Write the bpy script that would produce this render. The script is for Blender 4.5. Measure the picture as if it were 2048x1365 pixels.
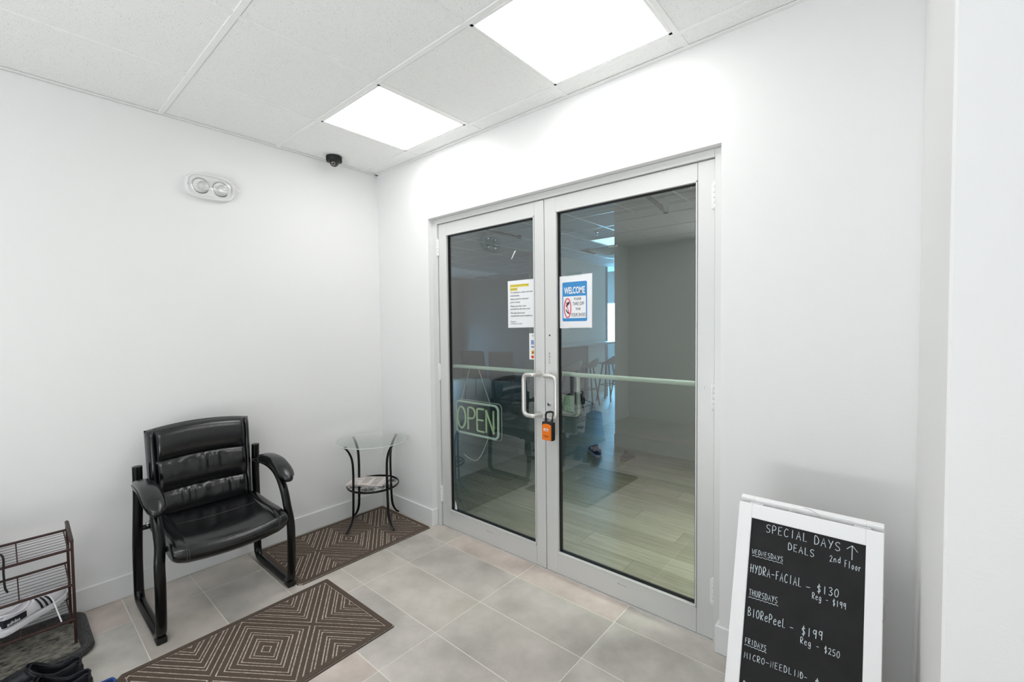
import bpy, bmesh, math, random
from math import sin, cos, pi, radians, sqrt, floor as fl
from mathutils import Vector, Matrix
random.seed(7)
SC = bpy.context.scene
COL = SC.collection
for o in list(bpy.data.objects):
    bpy.data.objects.remove(o)

# ------------------------------------------------------------ camera, light, exposure
YAW, PITCH, ROLL = .7074, .0333, -.0109
CAM = Vector((3.0565, -1.9763, 1.4082))
F_ = Vector((-sin(YAW)*cos(PITCH), cos(YAW)*cos(PITCH), -sin(PITCH)))
r_ = F_.cross(Vector((0, 0, 1))).normalized(); u_ = r_.cross(F_)
R_ = r_*cos(ROLL)+u_*sin(ROLL); U_ = -r_*sin(ROLL)+u_*cos(ROLL)
cam = bpy.data.cameras.new('camera'); camo = bpy.data.objects.new('camera', cam); COL.objects.link(camo)
cam.sensor_width = 36; cam.lens = 884.54*36/2048; cam.clip_start = .02; cam.clip_end = 100
M = Matrix((R_, U_, -F_)).transposed().to_4x4(); M.translation = CAM
camo.matrix_world = M
SC.camera = camo
SC.view_settings.view_transform = 'Standard'; SC.view_settings.look = 'None'
SC.view_settings.gamma = 1; SC.view_settings.use_curve_mapping = False
SC.view_settings.exposure = 0.14
W = bpy.data.worlds.new('world'); SC.world = W; W.use_nodes = True
W.node_tree.nodes['Background'].inputs[0].default_value = (.75, .86, 1, 1)
W.node_tree.nodes['Background'].inputs[1].default_value = 1.0
PANEL_EMIT = 5.7
def area(name, loc, rot, sx, sy, power, color=(1, 1, 1)):
    l = bpy.data.lights.new(name, 'AREA'); l.shape = 'RECTANGLE'; l.size = sx; l.size_y = sy
    l.energy = power; l.color = color
    o = bpy.data.objects.new(name, l); COL.objects.link(o); o.location = loc; o.rotation_euler = rot
    return o
# added upward lamp outside the rear opening, brightens the ceiling like pavement bounce
area('ceiling_fill_lamp', (2.25, -5.5, .02), (radians(180), 0, 0), 3.4, 2.4, 320, (.95, .98, 1))
# daylight through the windows of the far room, cool
area('far_window_daylight', (-2.3, 8.3, 1.5), (radians(-90), 0, 0), 2.2, 1.6, 520, (.20, .54, 1))
area('waiting_room_daylight', (-5.9, 5.4, .8), (0, radians(-90), 0), 1.2, 1.6, 20, (.34, .64, 1))

hl = area('hall_floor_fill', (3.05, .75, 2.6), (0, radians(14), 0), .8, .5, 17, (1, 1, .94)); hl.data.spread = radians(75)  # added fill without a fitting, brightens the hall floor at the right
H = 2.5933      # vestibule ceiling
HI = 2.66       # inner ceiling
XR = 3.13       # right wall plane
# ------------------------------------------------------------ materials
def srgb(r, g, b):
    f = lambda c: (c/255/12.92) if c <= 10 else ((c/255+.055)/1.055)**2.4
    return (f(r), f(g), f(b), 1)
def mat(name, color, rough=.5, metal=0, var=0, vscale=8, bump=0, bscale=60, color2=None, spec=.5, coat=0,
        emit=0, trans=0, ior=1.45, stretch=None, speck=None, detail=6):
    m = bpy.data.materials.new(name); m.use_nodes = True
    nt = m.node_tree; N = nt.nodes; L = nt.links; p = N['Principled BSDF']
    c = color if len(color) == 4 else (*color, 1)
    p.inputs['Base Color'].default_value = c
    p.inputs['Roughness'].default_value = rough
    p.inputs['Metallic'].default_value = metal
    p.inputs['Specular IOR Level'].default_value = spec
    p.inputs['IOR'].default_value = ior
    if coat: p.inputs['Coat Weight'].default_value = coat; p.inputs['Coat Roughness'].default_value = .15
    if trans: p.inputs['Transmission Weight'].default_value = trans
    if emit:
        p.inputs['Emission Color'].default_value = c; p.inputs['Emission Strength'].default_value = emit
    if var or bump or speck:
        tc = N.new('ShaderNodeTexCoord'); mp = N.new('ShaderNodeMapping')
        g = N.new('ShaderNodeNewGeometry')
        L.new(g.outputs['Position'], mp.inputs['Vector'])
        if stretch: mp.inputs['Scale'].default_value = stretch
    if var or color2:
        n = N.new('ShaderNodeTexNoise'); n.inputs['Scale'].default_value = vscale; n.inputs['Detail'].default_value = detail
        n.inputs['Roughness'].default_value = .6
        L.new(mp.outputs[0], n.inputs['Vector'])
        rp = N.new('ShaderNodeValToRGB'); rp.color_ramp.elements[0].position = .3; rp.color_ramp.elements[1].position = .7
        c2 = color2 or tuple(x*(1-var) for x in c[:3])+(1,)
        rp.color_ramp.elements[0].color = c2; rp.color_ramp.elements[1].color = c
        L.new(n.outputs['Fac'], rp.inputs['Fac']); last = rp.outputs[0]
        if speck:
            n2 = N.new('ShaderNodeTexNoise'); n2.inputs['Scale'].default_value = speck[0]; n2.inputs['Detail'].default_value = 2
            L.new(mp.outputs[0], n2.inputs['Vector'])
            r2 = N.new('ShaderNodeValToRGB'); r2.color_ramp.elements[0].position = speck[1]; r2.color_ramp.elements[1].position = speck[1]+.04
            L.new(n2.outputs['Fac'], r2.inputs['Fac'])
            mx = N.new('ShaderNodeMix'); mx.data_type = 'RGBA'
            L.new(r2.outputs[0], mx.inputs['Factor']); L.new(last, mx.inputs['A']); mx.inputs['B'].default_value = speck[2]
            last = mx.outputs['Result']
        L.new(last, p.inputs['Base Color'])
    if bump:
        n = N.new('ShaderNodeTexNoise'); n.inputs['Scale'].default_value = bscale; n.inputs['Detail'].default_value = 5
        L.new(mp.outputs[0], n.inputs['Vector'])
        b = N.new('ShaderNodeBump'); b.inputs['Strength'].default_value = bump; b.inputs['Distance'].default_value = .01
        L.new(n.outputs['Fac'], b.inputs['Height']); L.new(b.outputs[0], p.inputs['Normal'])
    return m
def glass_mat(name, tint, refl_ior=1.5, fac=1.0, rough=0.0):
    m = bpy.data.materials.new(name); m.use_nodes = True; nt = m.node_tree; N = nt.nodes; L = nt.links
    N.remove(N['Principled BSDF']); out = N['Material Output']
    t = N.new('ShaderNodeBsdfTransparent'); t.inputs[0].default_value = (*tint, 1)
    g = N.new('ShaderNodeBsdfGlossy'); g.inputs['Roughness'].default_value = rough; g.inputs[0].default_value = (fac, fac, fac, 1)
    fr = N.new('ShaderNodeFresnel'); fr.inputs['IOR'].default_value = refl_ior
    ge = N.new('ShaderNodeNewGeometry'); mu = N.new('ShaderNodeMath'); mu.operation = 'MULTIPLY_ADD'
    mu.inputs[1].default_value = -1; mu.inputs[2].default_value = 1; L.new(ge.outputs['Backfacing'], mu.inputs[0])
    mm = N.new('ShaderNodeMath'); mm.operation = 'MULTIPLY'; L.new(fr.outputs[0], mm.inputs[0]); L.new(mu.outputs[0], mm.inputs[1])
    mx = N.new('ShaderNodeMixShader'); L.new(mm.outputs[0], mx.inputs[0]); L.new(t.outputs[0], mx.inputs[1]); L.new(g.outputs[0], mx.inputs[2])
    L.new(mx.outputs[0], out.inputs[0]); return m

MT = {}
MT['paint'] = mat('wall_paint', srgb(238, 238, 237), .55, bump=.05, bscale=180, spec=.35)
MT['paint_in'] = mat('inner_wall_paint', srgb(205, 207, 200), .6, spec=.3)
MT['paint_dark'] = mat('dimmed_wall_paint', srgb(120, 122, 124), .6, spec=.3)  # wall colour darkened to stand in for the dim waiting room
MT['trim'] = mat('baseboard_paint', srgb(236, 237, 236), .35)
MT['tile'] = mat('porcelain_tile', srgb(187, 181, 173), .30, color2=srgb(165, 161, 153), vscale=3.2, var=.1, bump=.03, bscale=40, spec=.5)
MT['grout'] = mat('grout', srgb(238, 233, 224), .8)
MT['ctile'] = mat('ceiling_tile_fibre', srgb(250, 250, 248), .9, var=.03, vscale=300, bump=.35, bscale=260, spec=.1,
                  speck=(210, .66, srgb(196, 196, 192)))
MT['tee'] = mat('ceiling_grid_metal', srgb(243, 243, 241), .4)
MT['alu'] = mat('painted_aluminium', srgb(220, 221, 219), .38, metal=.25, spec=.5)
MT['steel'] = mat('brushed_steel', srgb(200, 200, 198), .28, metal=1)
MT['chrome'] = mat('chrome', srgb(225, 225, 225), .12, metal=1)
MT['gasket'] = mat('black_rubber', srgb(14, 14, 15), .5)
MT['glass'] = glass_mat('tinted_door_glass', (.78, .835, .80), 2.3)
MT['clear'] = glass_mat('clear_glass', (.93, .95, .94), 1.5)
MT['lens'] = glass_mat('clear_plastic', (.975, .975, .975), 1.45, rough=.05)
MT['leather'] = mat('black_leather', srgb(12, 13, 16), .19, bump=.08, bscale=160, spec=.75, var=.2, vscale=30)
MT['stitch'] = mat('stitching', srgb(60, 60, 64), .5)
MT['black'] = mat('black_enamel', srgb(9, 9, 10), .22, spec=.4)
MT['blackm'] = mat('black_matte', srgb(20, 20, 21), .6)
MT['mat_base'] = mat('mat_groove', srgb(226, 214, 200), .95, color2=srgb(140, 126, 114), vscale=90, var=.3, bump=.3, bscale=400)
MT['mat_rib'] = mat('brown_carpet_rib', srgb(134, 119, 108), .98, color2=srgb(86, 74, 66), vscale=420, var=.3, bump=.8, bscale=500, spec=.1)
MT['mat_rub'] = mat('mat_rubber', srgb(70, 64, 58), .8)
MT['bronze'] = mat('bronze_wire', srgb(66, 47, 44), .35, metal=.4)
MT['tray'] = mat('dusty_black_rubber', srgb(150, 147, 134), .8, color2=srgb(38, 38, 38), vscale=38, var=.3, bump=.8, bscale=70, stretch=(1.5, .9, 1), detail=8)
MT['tray_rim'] = mat('tray_rim_rubber', srgb(62, 62, 62), .6, color2=srgb(30, 30, 31), vscale=60, var=.3, speck=(500, .62, srgb(150, 150, 148)))
MT['white_leather'] = mat('white_leather', srgb(238, 236, 240), .42)
MT['white_rub'] = mat('white_rubber', srgb(236, 235, 238), .5)
MT['navy'] = mat('navy_leather', srgb(34, 36, 46), .4)
MT['insole'] = mat('insole', srgb(150, 144, 120), .9)
MT['clog'] = mat('black_foam', srgb(20, 21, 28), .45, bump=.05, bscale=200)
MT['clog_in'] = mat('black_foam_footbed', srgb(46, 46, 50), .65, bump=.4, bscale=300)
MT['blue'] = mat('blue_foam', srgb(46, 78, 136), .5)
MT['white'] = mat('white_painted_wood', srgb(250, 250, 250), .4)
MT['chalkboard'] = mat('chalkboard', srgb(33, 33, 34), .75, color2=srgb(22, 22, 23), vscale=14, var=.3)
MT['chalk'] = mat('chalk', srgb(222, 232, 238), .9)
MT['paper'] = mat('paper', srgb(236, 238, 240), .6)
MT['ink'] = mat('ink', srgb(52, 54, 58), .6)
MT['inkg'] = mat('grey_ink', srgb(150, 150, 152), .6)
MT['yellow'] = mat('highlighter', srgb(232, 214, 84), .6)
MT['inkgold'] = mat('gold_ink', srgb(150, 130, 30), .6)
MT['sblue'] = mat('sign_blue', srgb(62, 140, 200), .5)
MT['sred'] = mat('sign_red', srgb(222, 92, 108), .5)
MT['cblue'] = mat('card_blue', srgb(30, 120, 190), .5)
MT['cnavy'] = mat('card_navy', srgb(50, 60, 130), .5)
MT['cyel'] = mat('card_yellow', srgb(240, 180, 30), .5)
MT['cora'] = mat('card_orange', srgb(240, 140, 40), .5)
MT['cred'] = mat('card_red', srgb(210, 70, 40), .5)
MT['orange'] = mat('orange_plastic', srgb(236, 122, 30), .4)
MT['tube'] = mat('unlit_neon_white', srgb(246, 252, 248), .3)
MT['tubeg'] = mat('unlit_neon_green', srgb(240, 252, 212), .3)
MT['acry'] = glass_mat('sign_acrylic', (.8, .84, .83), 1.3)
MT['wood'] = mat('grey_oak_plank', srgb(168, 160, 142), .42, color2=srgb(128, 120, 104), vscale=5, var=.2, stretch=(.5, 9, 1), bump=.05, bscale=20)
MT['subfloor'] = mat('plank_joint', srgb(92, 86, 76), .8)
MT['greychair'] = mat('grey_plastic', srgb(126, 128, 128), .5)
MT['counter'] = mat('counter_laminate', srgb(190, 196, 198), .35)
MT['cpanel'] = mat('counter_panel', srgb(96, 96, 96), .5)
MT['bluecloth'] = mat('blue_cloth', srgb(26, 70, 150), .8)
MT['diff'] = mat('lamp_diffuser', (1, .995, .985, 1), .6, emit=PANEL_EMIT)
MT['daylight'] = mat('window_daylight', (.72, .9, 1, 1), .5, emit=4)
MT['inlamp'] = mat('inner_lamp_diffuser', (.55, .8, .95, 1), .5, emit=1.3)
MT['news'] = mat('newsprint', srgb(244, 240, 236), .8, color2=srgb(218, 200, 195), vscale=34, var=.2, detail=3)

# ------------------------------------------------------------ mesh builder
class MB:
    def __init__(s): s.bm = bmesh.new()
    def box(s, x0, x1, y0, y1, z0, z1, bev=0, mt=None, seg=1):
        vs = [s.bm.verts.new(v) for v in ((x0, y0, z0), (x1, y0, z0), (x1, y1, z0), (x0, y1, z0), (x0, y0, z1), (x1, y0, z1), (x1, y1, z1), (x0, y1, z1))]
        fs = [s.bm.faces.new([vs[i] for i in q]) for q in ((3, 2, 1, 0), (4, 5, 6, 7), (0, 1, 5, 4), (1, 2, 6, 5), (2, 3, 7, 6), (3, 0, 4, 7))]
        if bev:
            es = list({e for f in fs for e in f.edges})
            r = bmesh.ops.bevel(s.bm, geom=es, offset=bev, segments=seg, affect='EDGES', profile=.5)
            vs = list({v for v in vs if v.is_valid} | set(r['verts']))
        if mt is not None: bmesh.ops.transform(s.bm, matrix=mt, verts=vs)
        return vs
    def tube(s, pts, r, seg=8, closed=False, cap=True, flat=None, up=None):
        """flat=(a,b): elliptical section; radius r may be list"""
        P = [Vector(p) for p in pts]; n = len(P)
        rings = []; prev = None
        for i in range(n):
            if closed: t = (P[(i+1) % n]-P[i-1])
            else: t = P[min(i+1, n-1)]-P[max(i-1, 0)]
            t.normalize()
            if up is not None: a = Vector(up)-t*t.dot(Vector(up))
            elif prev is None:
                a = Vector((0, 0, 1)) if abs(t.z) < .9 else Vector((1, 0, 0)); a = a-t*a.dot(t)
            else: a = prev-t*prev.dot(t)
            if a.length < 1e-6: a = t.orthogonal()
            a.normalize(); prev = a; b = t.cross(a)
            rr = r[i] if isinstance(r, (list, tuple)) else r
            fa, fb = flat or (1, 1)
            rings.append([s.bm.verts.new(P[i]+a*rr*fa*cos(2*pi*k/seg)+b*rr*fb*sin(2*pi*k/seg)) for k in range(seg)])
        m = n if closed else n-1
        for i in range(m):
            A, B = rings[i], rings[(i+1) % n]
            for k in range(seg): s.bm.faces.new((A[k], A[(k+1) % seg], B[(k+1) % seg], B[k]))
        if cap and not closed:
            s.bm.faces.new(rings[0][::-1]); s.bm.faces.new(rings[-1])
        return s
    def cyl(s, p0, p1, r, seg=16, r2=None): return s.tube([p0, p1], [r, r if r2 is None else r2], seg)
    def lathe(s, prof, c=(0, 0, 0), seg=24, axis='z'):
        c = Vector(c); rings = []
        for (r, h) in prof:
            ring = []
            for k in range(seg):
                a = 2*pi*k/seg
                v = {'z': Vector((r*cos(a), r*sin(a), h)), 'x': Vector((h, r*cos(a), r*sin(a))), 'y': Vector((r*sin(a), h, r*cos(a)))}[axis]
                ring.append(s.bm.verts.new(c+v))
            rings.append(ring)
        for A, B in zip(rings, rings[1:]):
            for k in range(seg): s.bm.faces.new((A[k], A[(k+1) % seg], B[(k+1) % seg], B[k]))
        s.bm.faces.new(rings[0][::-1]); s.bm.faces.new(rings[-1])
        return s
    def prism(s, poly, z0, z1, top=None, f=None):
        """2D polygon extruded z0..z1; top=inset poly; f maps (x,y,z)->Vector"""
        f = f or (lambda x, y, z: Vector((x, y, z)))
        a = [s.bm.verts.new(f(x, y, z0)) for x, y in poly]; b = [s.bm.verts.new(f(x, y, z1)) for x, y in (top or poly)]
        n = len(poly)
        try:
            s.bm.faces.new(a[::-1]); s.bm.faces.new(b)
            for i in range(n): s.bm.faces.new((a[i], a[(i+1) % n], b[(i+1) % n], b[i]))
        except ValueError: pass
        return s
    def loft(s, rings, close=True, cap=True):
        R = [[s.bm.verts.new(v) for v in ring] for ring in rings]; n = len(R[0])
        for A, B in zip(R, R[1:]):
            for k in range(n if close else n-1): s.bm.faces.new((A[k], A[(k+1) % n], B[(k+1) % n], B[k]))
        if cap: s.bm.faces.new(R[0][::-1]); s.bm.faces.new(R[-1])
        return s
    def build(s, name, m, parent=None, loc=None, angle=35, subdiv=0):
        bm = s.bm
        bmesh.ops.recalc_face_normals(bm, faces=bm.faces)
        off = Vector(loc) if loc is not None else (Vector(parent['org']) if parent is not None else Vector((0, 0, 0)))
        if loc is None and parent is None and bm.verts:
            xs = [v.co.x for v in bm.verts]; ys = [v.co.y for v in bm.verts]; zs = [v.co.z for v in bm.verts]
            off = Vector(((min(xs)+max(xs))/2, (min(ys)+max(ys))/2, min(zs)))
        if parent is None or loc is None: bmesh.ops.translate(bm, vec=-off, verts=bm.verts)
        me = bpy.data.meshes.new(name); bm.to_mesh(me); bm.free()
        me.shade_smooth(); me.set_sharp_from_angle(angle=radians(angle))
        me.materials.append(m)
        o = bpy.data.objects.new(name, me); COL.objects.link(o)
        if parent is None: o.location = off; o['org'] = list(off)
        else: o.parent = parent; o['org'] = list(parent.get('org', (0, 0, 0)))
        if subdiv:
            md = o.modifiers.new('s', 'SUBSURF'); md.levels = md.render_levels = subdiv
        return o
# children are written in world coordinates; "org" holds the world origin of the thing while building
def thing(name, label, cat, org=(0, 0, 0), group=None):
    o = bpy.data.objects.new(name, None); COL.objects.link(o); o.empty_display_size = .05
    o.location = org; o['org'] = list(org); o['label'] = label; o['category'] = cat
    if group: o['group'] = group
    return o
def tag(o, label, cat, group=None):
    o['label'] = label; o['category'] = cat
    if group: o['group'] = group
    return o
def struct(o): o['kind'] = 'structure'; return o
def stuff(o): o['kind'] = 'stuff'; return o
def cp(src, name, loc, parent, m=None):
    o = src.copy(); o.name = name; COL.objects.link(o); o.parent = parent; o.location = loc
    return o
def smooth_path(pts, n=6):
    P = [Vector(p) for p in pts]; out = []
    for i in range(len(P)-1):
        p0 = P[max(i-1, 0)]; p1 = P[i]; p2 = P[i+1]; p3 = P[min(i+2, len(P)-1)]
        for k in range(n):
            t = k/n
            out.append(.5*((2*p1)+(-p0+p2)*t+(2*p0-5*p1+4*p2-p3)*t*t+(-p0+3*p1-3*p2+p3)*t**3))
    out.append(P[-1]); return out
def fillet(pts, r, n=6, closed=False):
    """round the corners of a polyline"""
    P = [Vector(p) for p in pts]; N = len(P); out = []
    for i in range(N):
        if not closed and i in (0, N-1): out.append(P[i]); continue
        a = P[i-1]-P[i]; b = P[(i+1) % N]-P[i]; rr = min(r, a.length*.49, b.length*.49)
        A = P[i]+a.normalized()*rr; B = P[i]+b.normalized()*rr
        for k in range(n+1):
            t = k/n; out.append(A*(1-t)**2+P[i]*2*t*(1-t)+B*t*t)
    return out
def text(name, body, size, m, parent, mtx, ax='CENTER', shear=0, width=None, bold=0):
    cu = bpy.data.curves.new('txt', 'FONT'); cu.body = body; cu.size = size; cu.align_x = ax; cu.extrude = .0002; cu.shear = shear
    cu.offset = bold; cu.resolution_u = 3
    t = bpy.data.objects.new('txt', cu); COL.objects.link(t)
    bpy.context.view_layer.update()
    me = bpy.data.meshes.new_from_object(t.evaluated_get(bpy.context.evaluated_depsgraph_get()))
    bpy.data.objects.remove(t)
    if width and me.vertices:
        xs = [v.co.x for v in me.vertices]; w = max(xs)-min(xs); k = width/w
        for v in me.vertices: v.co.x *= k
    org = Vector(parent.get('org', (0, 0, 0)))
    me.transform(Matrix.Translation(-org) @ mtx)
    me.materials.clear(); me.materials.append(m)
    o = bpy.data.objects.new(name, me); COL.objects.link(o); o.parent = parent; o['org'] = list(org)
    return o
# text plane facing -Y (read from the vestibule): local x->+X, local y->+Z
def face_y(x, y, z): return Matrix(((1, 0, 0, x), (0, 0, -1, y), (0, 1, 0, z), (0, 0, 0, 1)))

# ------------------------------------------------------------ room shell
YB = -4.2     # rear of vestibule
XE = 3.62      # vestibule widens to here in front of the pilaster, brought in to shade it
b = MB(); b.box(-.1, 0, YB, 0, 0, H+.2); struct(b.build('wall_left', MT['paint']))
RL, RR, RT = .611, 2.517, 2.158
b = MB(); b.box(-.1, RL, 0, .12, 0, H+.2); b.box(RR, 3.7, 0, .12, 0, H+.2); b.box(RL, RR, 0, .12, RT, H+.2)
wall_back = struct(b.build('wall_back', MT['paint']))
b = MB(); b.box(XR, XE+.1, -.95, 0, 0, H+.2, .004); wall_right = struct(b.build('wall_right', MT['paint']))
# painted corner bead seam and a few filled spots on the nearby pilaster face
b = MB()
b.prism([(XR+.28, .69), (XR+.287, .693), (XR+.29, .684), (XR+.283, .68)], -.9512, -.9500, f=lambda x, z, y: Vector((x, y, z)))
b.build('paint_chip', MT['trim'], wall_right)
b = MB(); b.box(XE, XE+.1, -2.25, -.95, 0, H+.2); b.box(3.22, XE+.1, YB, -2.25, 0, H+.2); struct(b.build('wall_right', MT['paint'])).name = 'wall_right_shade_block'  # unseen walls, rear block added to keep light off the pilaster
b = MB(); b.box(-.1, 1.5, YB-.1, YB, 0, H+.2); b.box(3.0, XE+.1, YB-.1, YB, 0, H+.2); b.box(1.5, 3.0, YB-.1, YB, H, H+.2)
struct(b.build('wall_front', MT['paint']))

# floor: grout bed and separate porcelain tiles 600 x 295
b = MB(); b.box(-.1, XE+.1, YB-.1, .10, -.05, -.0012); FLOOR = struct(b.build('floor', MT['grout'], loc=(0, 0, 0)))
FLOOR['org'] = [0, 0, 0]
def tile_mesh(w, d, t, m, bev, name):
    b = MB(); b.box(-w/2, w/2, -d/2, d/2, -t, 0, 0)
    top = [e for e in b.bm.edges if all(v.co.z > -t/2 for v in e.verts)]
    bmesh.ops.bevel(b.bm, geom=top, offset=bev, segments=1, affect='EDGES')
    bmesh.ops.recalc_face_normals(b.bm, faces=b.bm.faces)
    me = bpy.data.meshes.new(name); b.bm.to_mesh(me); b.bm.free(); me.materials.append(m); return me
tile_mats = []
for i, (a, c) in enumerate((((219, 210, 202), (178, 172, 162)), ((212, 205, 198), (172, 167, 159)), ((220, 207, 199), (184, 171, 161)), ((209, 204, 196), (170, 166, 158)))):
    tile_mats.append(mat('porcelain_%s' % 'abcd'[i], srgb(*a), .30, color2=srgb(*c), vscale=3.0+i*.7, var=.1, bump=.02, bscale=50))
XL = [-.32+.6*i for i in range(9)]; YL = [.185-.2955*i for i in range(16)]
cache = {}
for i in range(8):
    for j in range(15):
        x0, x1 = max(XL[i], .0), min(XL[i+1], XE); y1, y0 = min(YL[j], .10), max(YL[j+1], YB)
        if x1-x0 < .03 or y1-y0 < .02: continue
        k = random.randrange(4)
        key = (round(x1-x0, 3), round(y1-y0, 3), k)
        if key not in cache: cache[key] = tile_mesh(x1-x0-.0035, y1-y0-.0035, .009, tile_mats[k], .0007, 'tile')
        o = bpy.data.objects.new('tile', cache[key]); COL.objects.link(o); o.parent = FLOOR
        o.location = ((x0+x1)/2, (y0+y1)/2, .0)
# ceiling: grid tees and separate tiles
XC = [.5497+.61*i for i in range(-1, 7)]; YC = [-.1265-.61*i for i in range(0, 8)]
b = MB(); b.box(-.1, XE+.1, YB-.1, .0, H+.10, H+.12); CEIL = struct(b.build('ceiling', MT['tee'], loc=(0, 0, 0))); CEIL['org'] = [0, 0, 0]
b = MB()
tb = .012
for y in YC: b2 = MB(); b2.box(.01, XE, y-tb, y+tb, H-.001, H+.004, .0008); b2.box(.01, XE, y-.002, y+.002, H+.004, H+.04); b2.build('main_tee', MT['tee'], CEIL)
ys = [0]+YC+[YB]
for x in XC:
    if 0 < x < XE:
        for y1, y0 in zip(ys, ys[1:]):
            c = MB(); c.box(x-tb, x+tb, y0+tb if y0 > YB else y0, y1-tb, H-.0006, H+.004, .0006); c.build('cross_tee', MT['tee'], CEIL)
b = MB()
b.box(0, .022, YB, 0, H-.003, H+.001); b.box(0, .002, YB, 0, H-.003, H+.03)
b.build('wall_angle', MT['tee'], CEIL)
b = MB(); b.box(0, XE, -.022, 0, H-.003, H+.001); b.box(XR-.022, XR, -.95, 0, H-.003, H+.001)
b.build('wall_angle', MT['tee'], CEIL)
LIGHT_CELLS = {(1, 1): 0, (3, 1): 0, (3, 4): 1, (3, 6): 1}
xs = [0.0]+[x for x in XC if 0 < x < XE]+[XE]
ccache = {}
cells = {}
for i in range(len(xs)-1):
    for j in range(len(ys)-1):
        x0, x1, y0, y1 = xs[i], xs[i+1], ys[j+1], ys[j]
        cells[(i, j)] = (x0, x1, y0, y1)
        if (i, j) in LIGHT_CELLS or x1-x0 < .05 or y1-y0 < .05: continue
        key = (round(x1-x0, 3), round(y1-y0, 3))
        if key not in ccache:
            mb = MB(); w, d = key; mb.box(-w/2+.003, w/2-.003, -d/2+.003, d/2-.003, .003, .018)
            bmesh.ops.recalc_face_normals(mb.bm, faces=mb.bm.faces)
            me = bpy.data.meshes.new('ceiling_tile'); mb.bm.to_mesh(me); mb.bm.free(); me.materials.append(MT['ctile']); ccache[key] = me
        o = bpy.data.objects.new('ceiling_tile', ccache[key]); COL.objects.link(o); o.parent = CEIL; o.location = ((x0+x1)/2, (y0+y1)/2, H)
LL = {(1, 1): 'square ceiling light panel nearest the corner with the dome camera', (3, 1): 'square ceiling light panel above the right door leaf, nearer the camera'}
for (i, j), beh in LIGHT_CELLS.items():
    x0, x1, y0, y1 = cells[(i, j)]
    t = thing('ceiling_light', LL.get((i, j), {4: 'square ceiling light panel behind the camera, the nearer of the rear pair', 5: 'square ceiling light panel behind the camera, by the right wall', 6: 'square ceiling light panel farthest behind the camera, by the street entrance'}[j] if beh else ''), 'ceiling light', ((x0+x1)/2, (y0+y1)/2, H), 'ceiling light panels')
    m = MB(); e = .014
    for q in ((x0+e, x1-e, y0+e, y0+e+.012), (x0+e, x1-e, y1-e-.012, y1-e), (x0+e, x0+e+.012, y0+e, y1-e), (x1-e-.012, x1-e, y0+e, y1-e)): m.box(*q, H, H+.02)
    m.build('frame', MT['tee'], t)
    m = MB(); m.box(x0+e+.010, x1-e-.010, y0+e+.010, y1-e-.010, H+.0015, H+.006); m.build('diffuser', MT['diff'], t)

# baseboards
def baseboard(name, boxes):
    m = MB()
    for q in boxes: m.box(*q, 0, .120, .003)
    return struct(m.build(name, MT['trim']))
baseboard('baseboard_left', [(0, .013, YB, -.001)])
baseboard('baseboard_back', [(.013, RL+.012, -.013, -.0002), (RL+.0002, RL+.012, 0, .0395), (RR-.014, XR, -.013, -.0002), (RR-.014, RR-.0002, 0, .0395)])
baseboard('baseboard_right', [(XR-.012, XR, -.96, -.013), (XR-.012, XE, -.963, -.95)])

# ------------------------------------------------------------ double door
DY = .052
LLx, LMx, LRx, LT = .657, 1.5670, 2.478, 2.118
fr = MB()
fr.box(RL, LLx-.002, .040, .11, 0, RT-.001, .002); fr.box(LRx+.002, RR, .040, .11, 0, RT-.001, .002)
fr.box(LLx-.002, LRx+.002, .040, .11, LT+.003, RT-.001, .002); fr.box(LLx, LRx, .05, .11, -.001, .004)
struct(fr.build('trim_1', MT['alu']))
st = MB(); st.box(LLx+.0, LRx, .099, .11, LT-.012, LT+.003); st.build('door_stop', MT['gasket'], None).name = 'trim_2'
struct(bpy.data.objects['trim_2'])
ZB, ZT = .124, 2.040
def leaf(idx, x0, x1, g0, g1):
    rt = bpy.data.objects.new('door_%d' % idx, None); COL.objects.link(rt); rt['kind'] = 'structure'
    org = ((x0+x1)/2, DY, 0.005); rt.location = org; rt['org'] = list(org)
    y0, y1 = DY, DY+.044
    for a, c in ((x0, g0), (g1, x1)):
        m = MB(); m.box(a+.0012, c, y0, y1, .006, LT, .0015); m.build('stile', MT['alu'], rt)
    m = MB(); m.box(g0, g1, y0+.0008, y1, ZT, LT, .001); m.build('top_rail', MT['alu'], rt)
    m = MB(); m.box(g0, g1, y0+.0008, y1, .006, ZB, .001); m.build('bottom_rail', MT['alu'], rt)
    # glazing bead
    m = MB(); w = .007
    for q in ((g0, g0+w, ZB, ZT), (g1-w, g1, ZB, ZT), (g0, g1, ZB, ZB+w), (g0, g1, ZT-w, ZT)): m.box(q[0], q[1], y0-.003, y0+.016, q[2], q[3], .0015)
    m.build('glazing_bead', MT['alu'], rt)
    m = MB(); w2 = .013
    for q in ((g0+w, g0+w2+.001, ZB+w, ZT-w), (g1-w2, g1-w, ZB+w, ZT-w), (g0+w, g1-w, ZB+w, ZB+w2), (g0+w, g1-w, ZT-w2, ZT-w)): m.box(q[0], q[1], y0+.012, y0+.036, q[2], q[3])
    m.build('gasket', MT['gasket'], rt)
    m = MB(); m.box(g0+.004, g1-.004, y0+.020, y0+.0201, ZB+.003, ZT-.003)
    m.build('glass_pane', MT['glass'], rt)
    m = MB(); m.tube([(g0-.01, DY+.085, 1.132), (g1+.01, DY+.085, 1.132)], .012, 14)
    for xx in (g0-.012, g1+.012): m.cyl((xx, DY+.04, 1.132), (xx, DY+.087, 1.132), .012, 12)
    m.build('push_bar', MT['alu'], rt)
    return rt
d1 = leaf(1, LLx, LMx-.0015, .735, 1.497)
d2 = leaf(2, LMx+.0015, LRx, 1.645, 2.405)
MT['pushbar'] = mat('push_bar_metal', srgb(232, 240, 232), .35, metal=.1)
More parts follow.
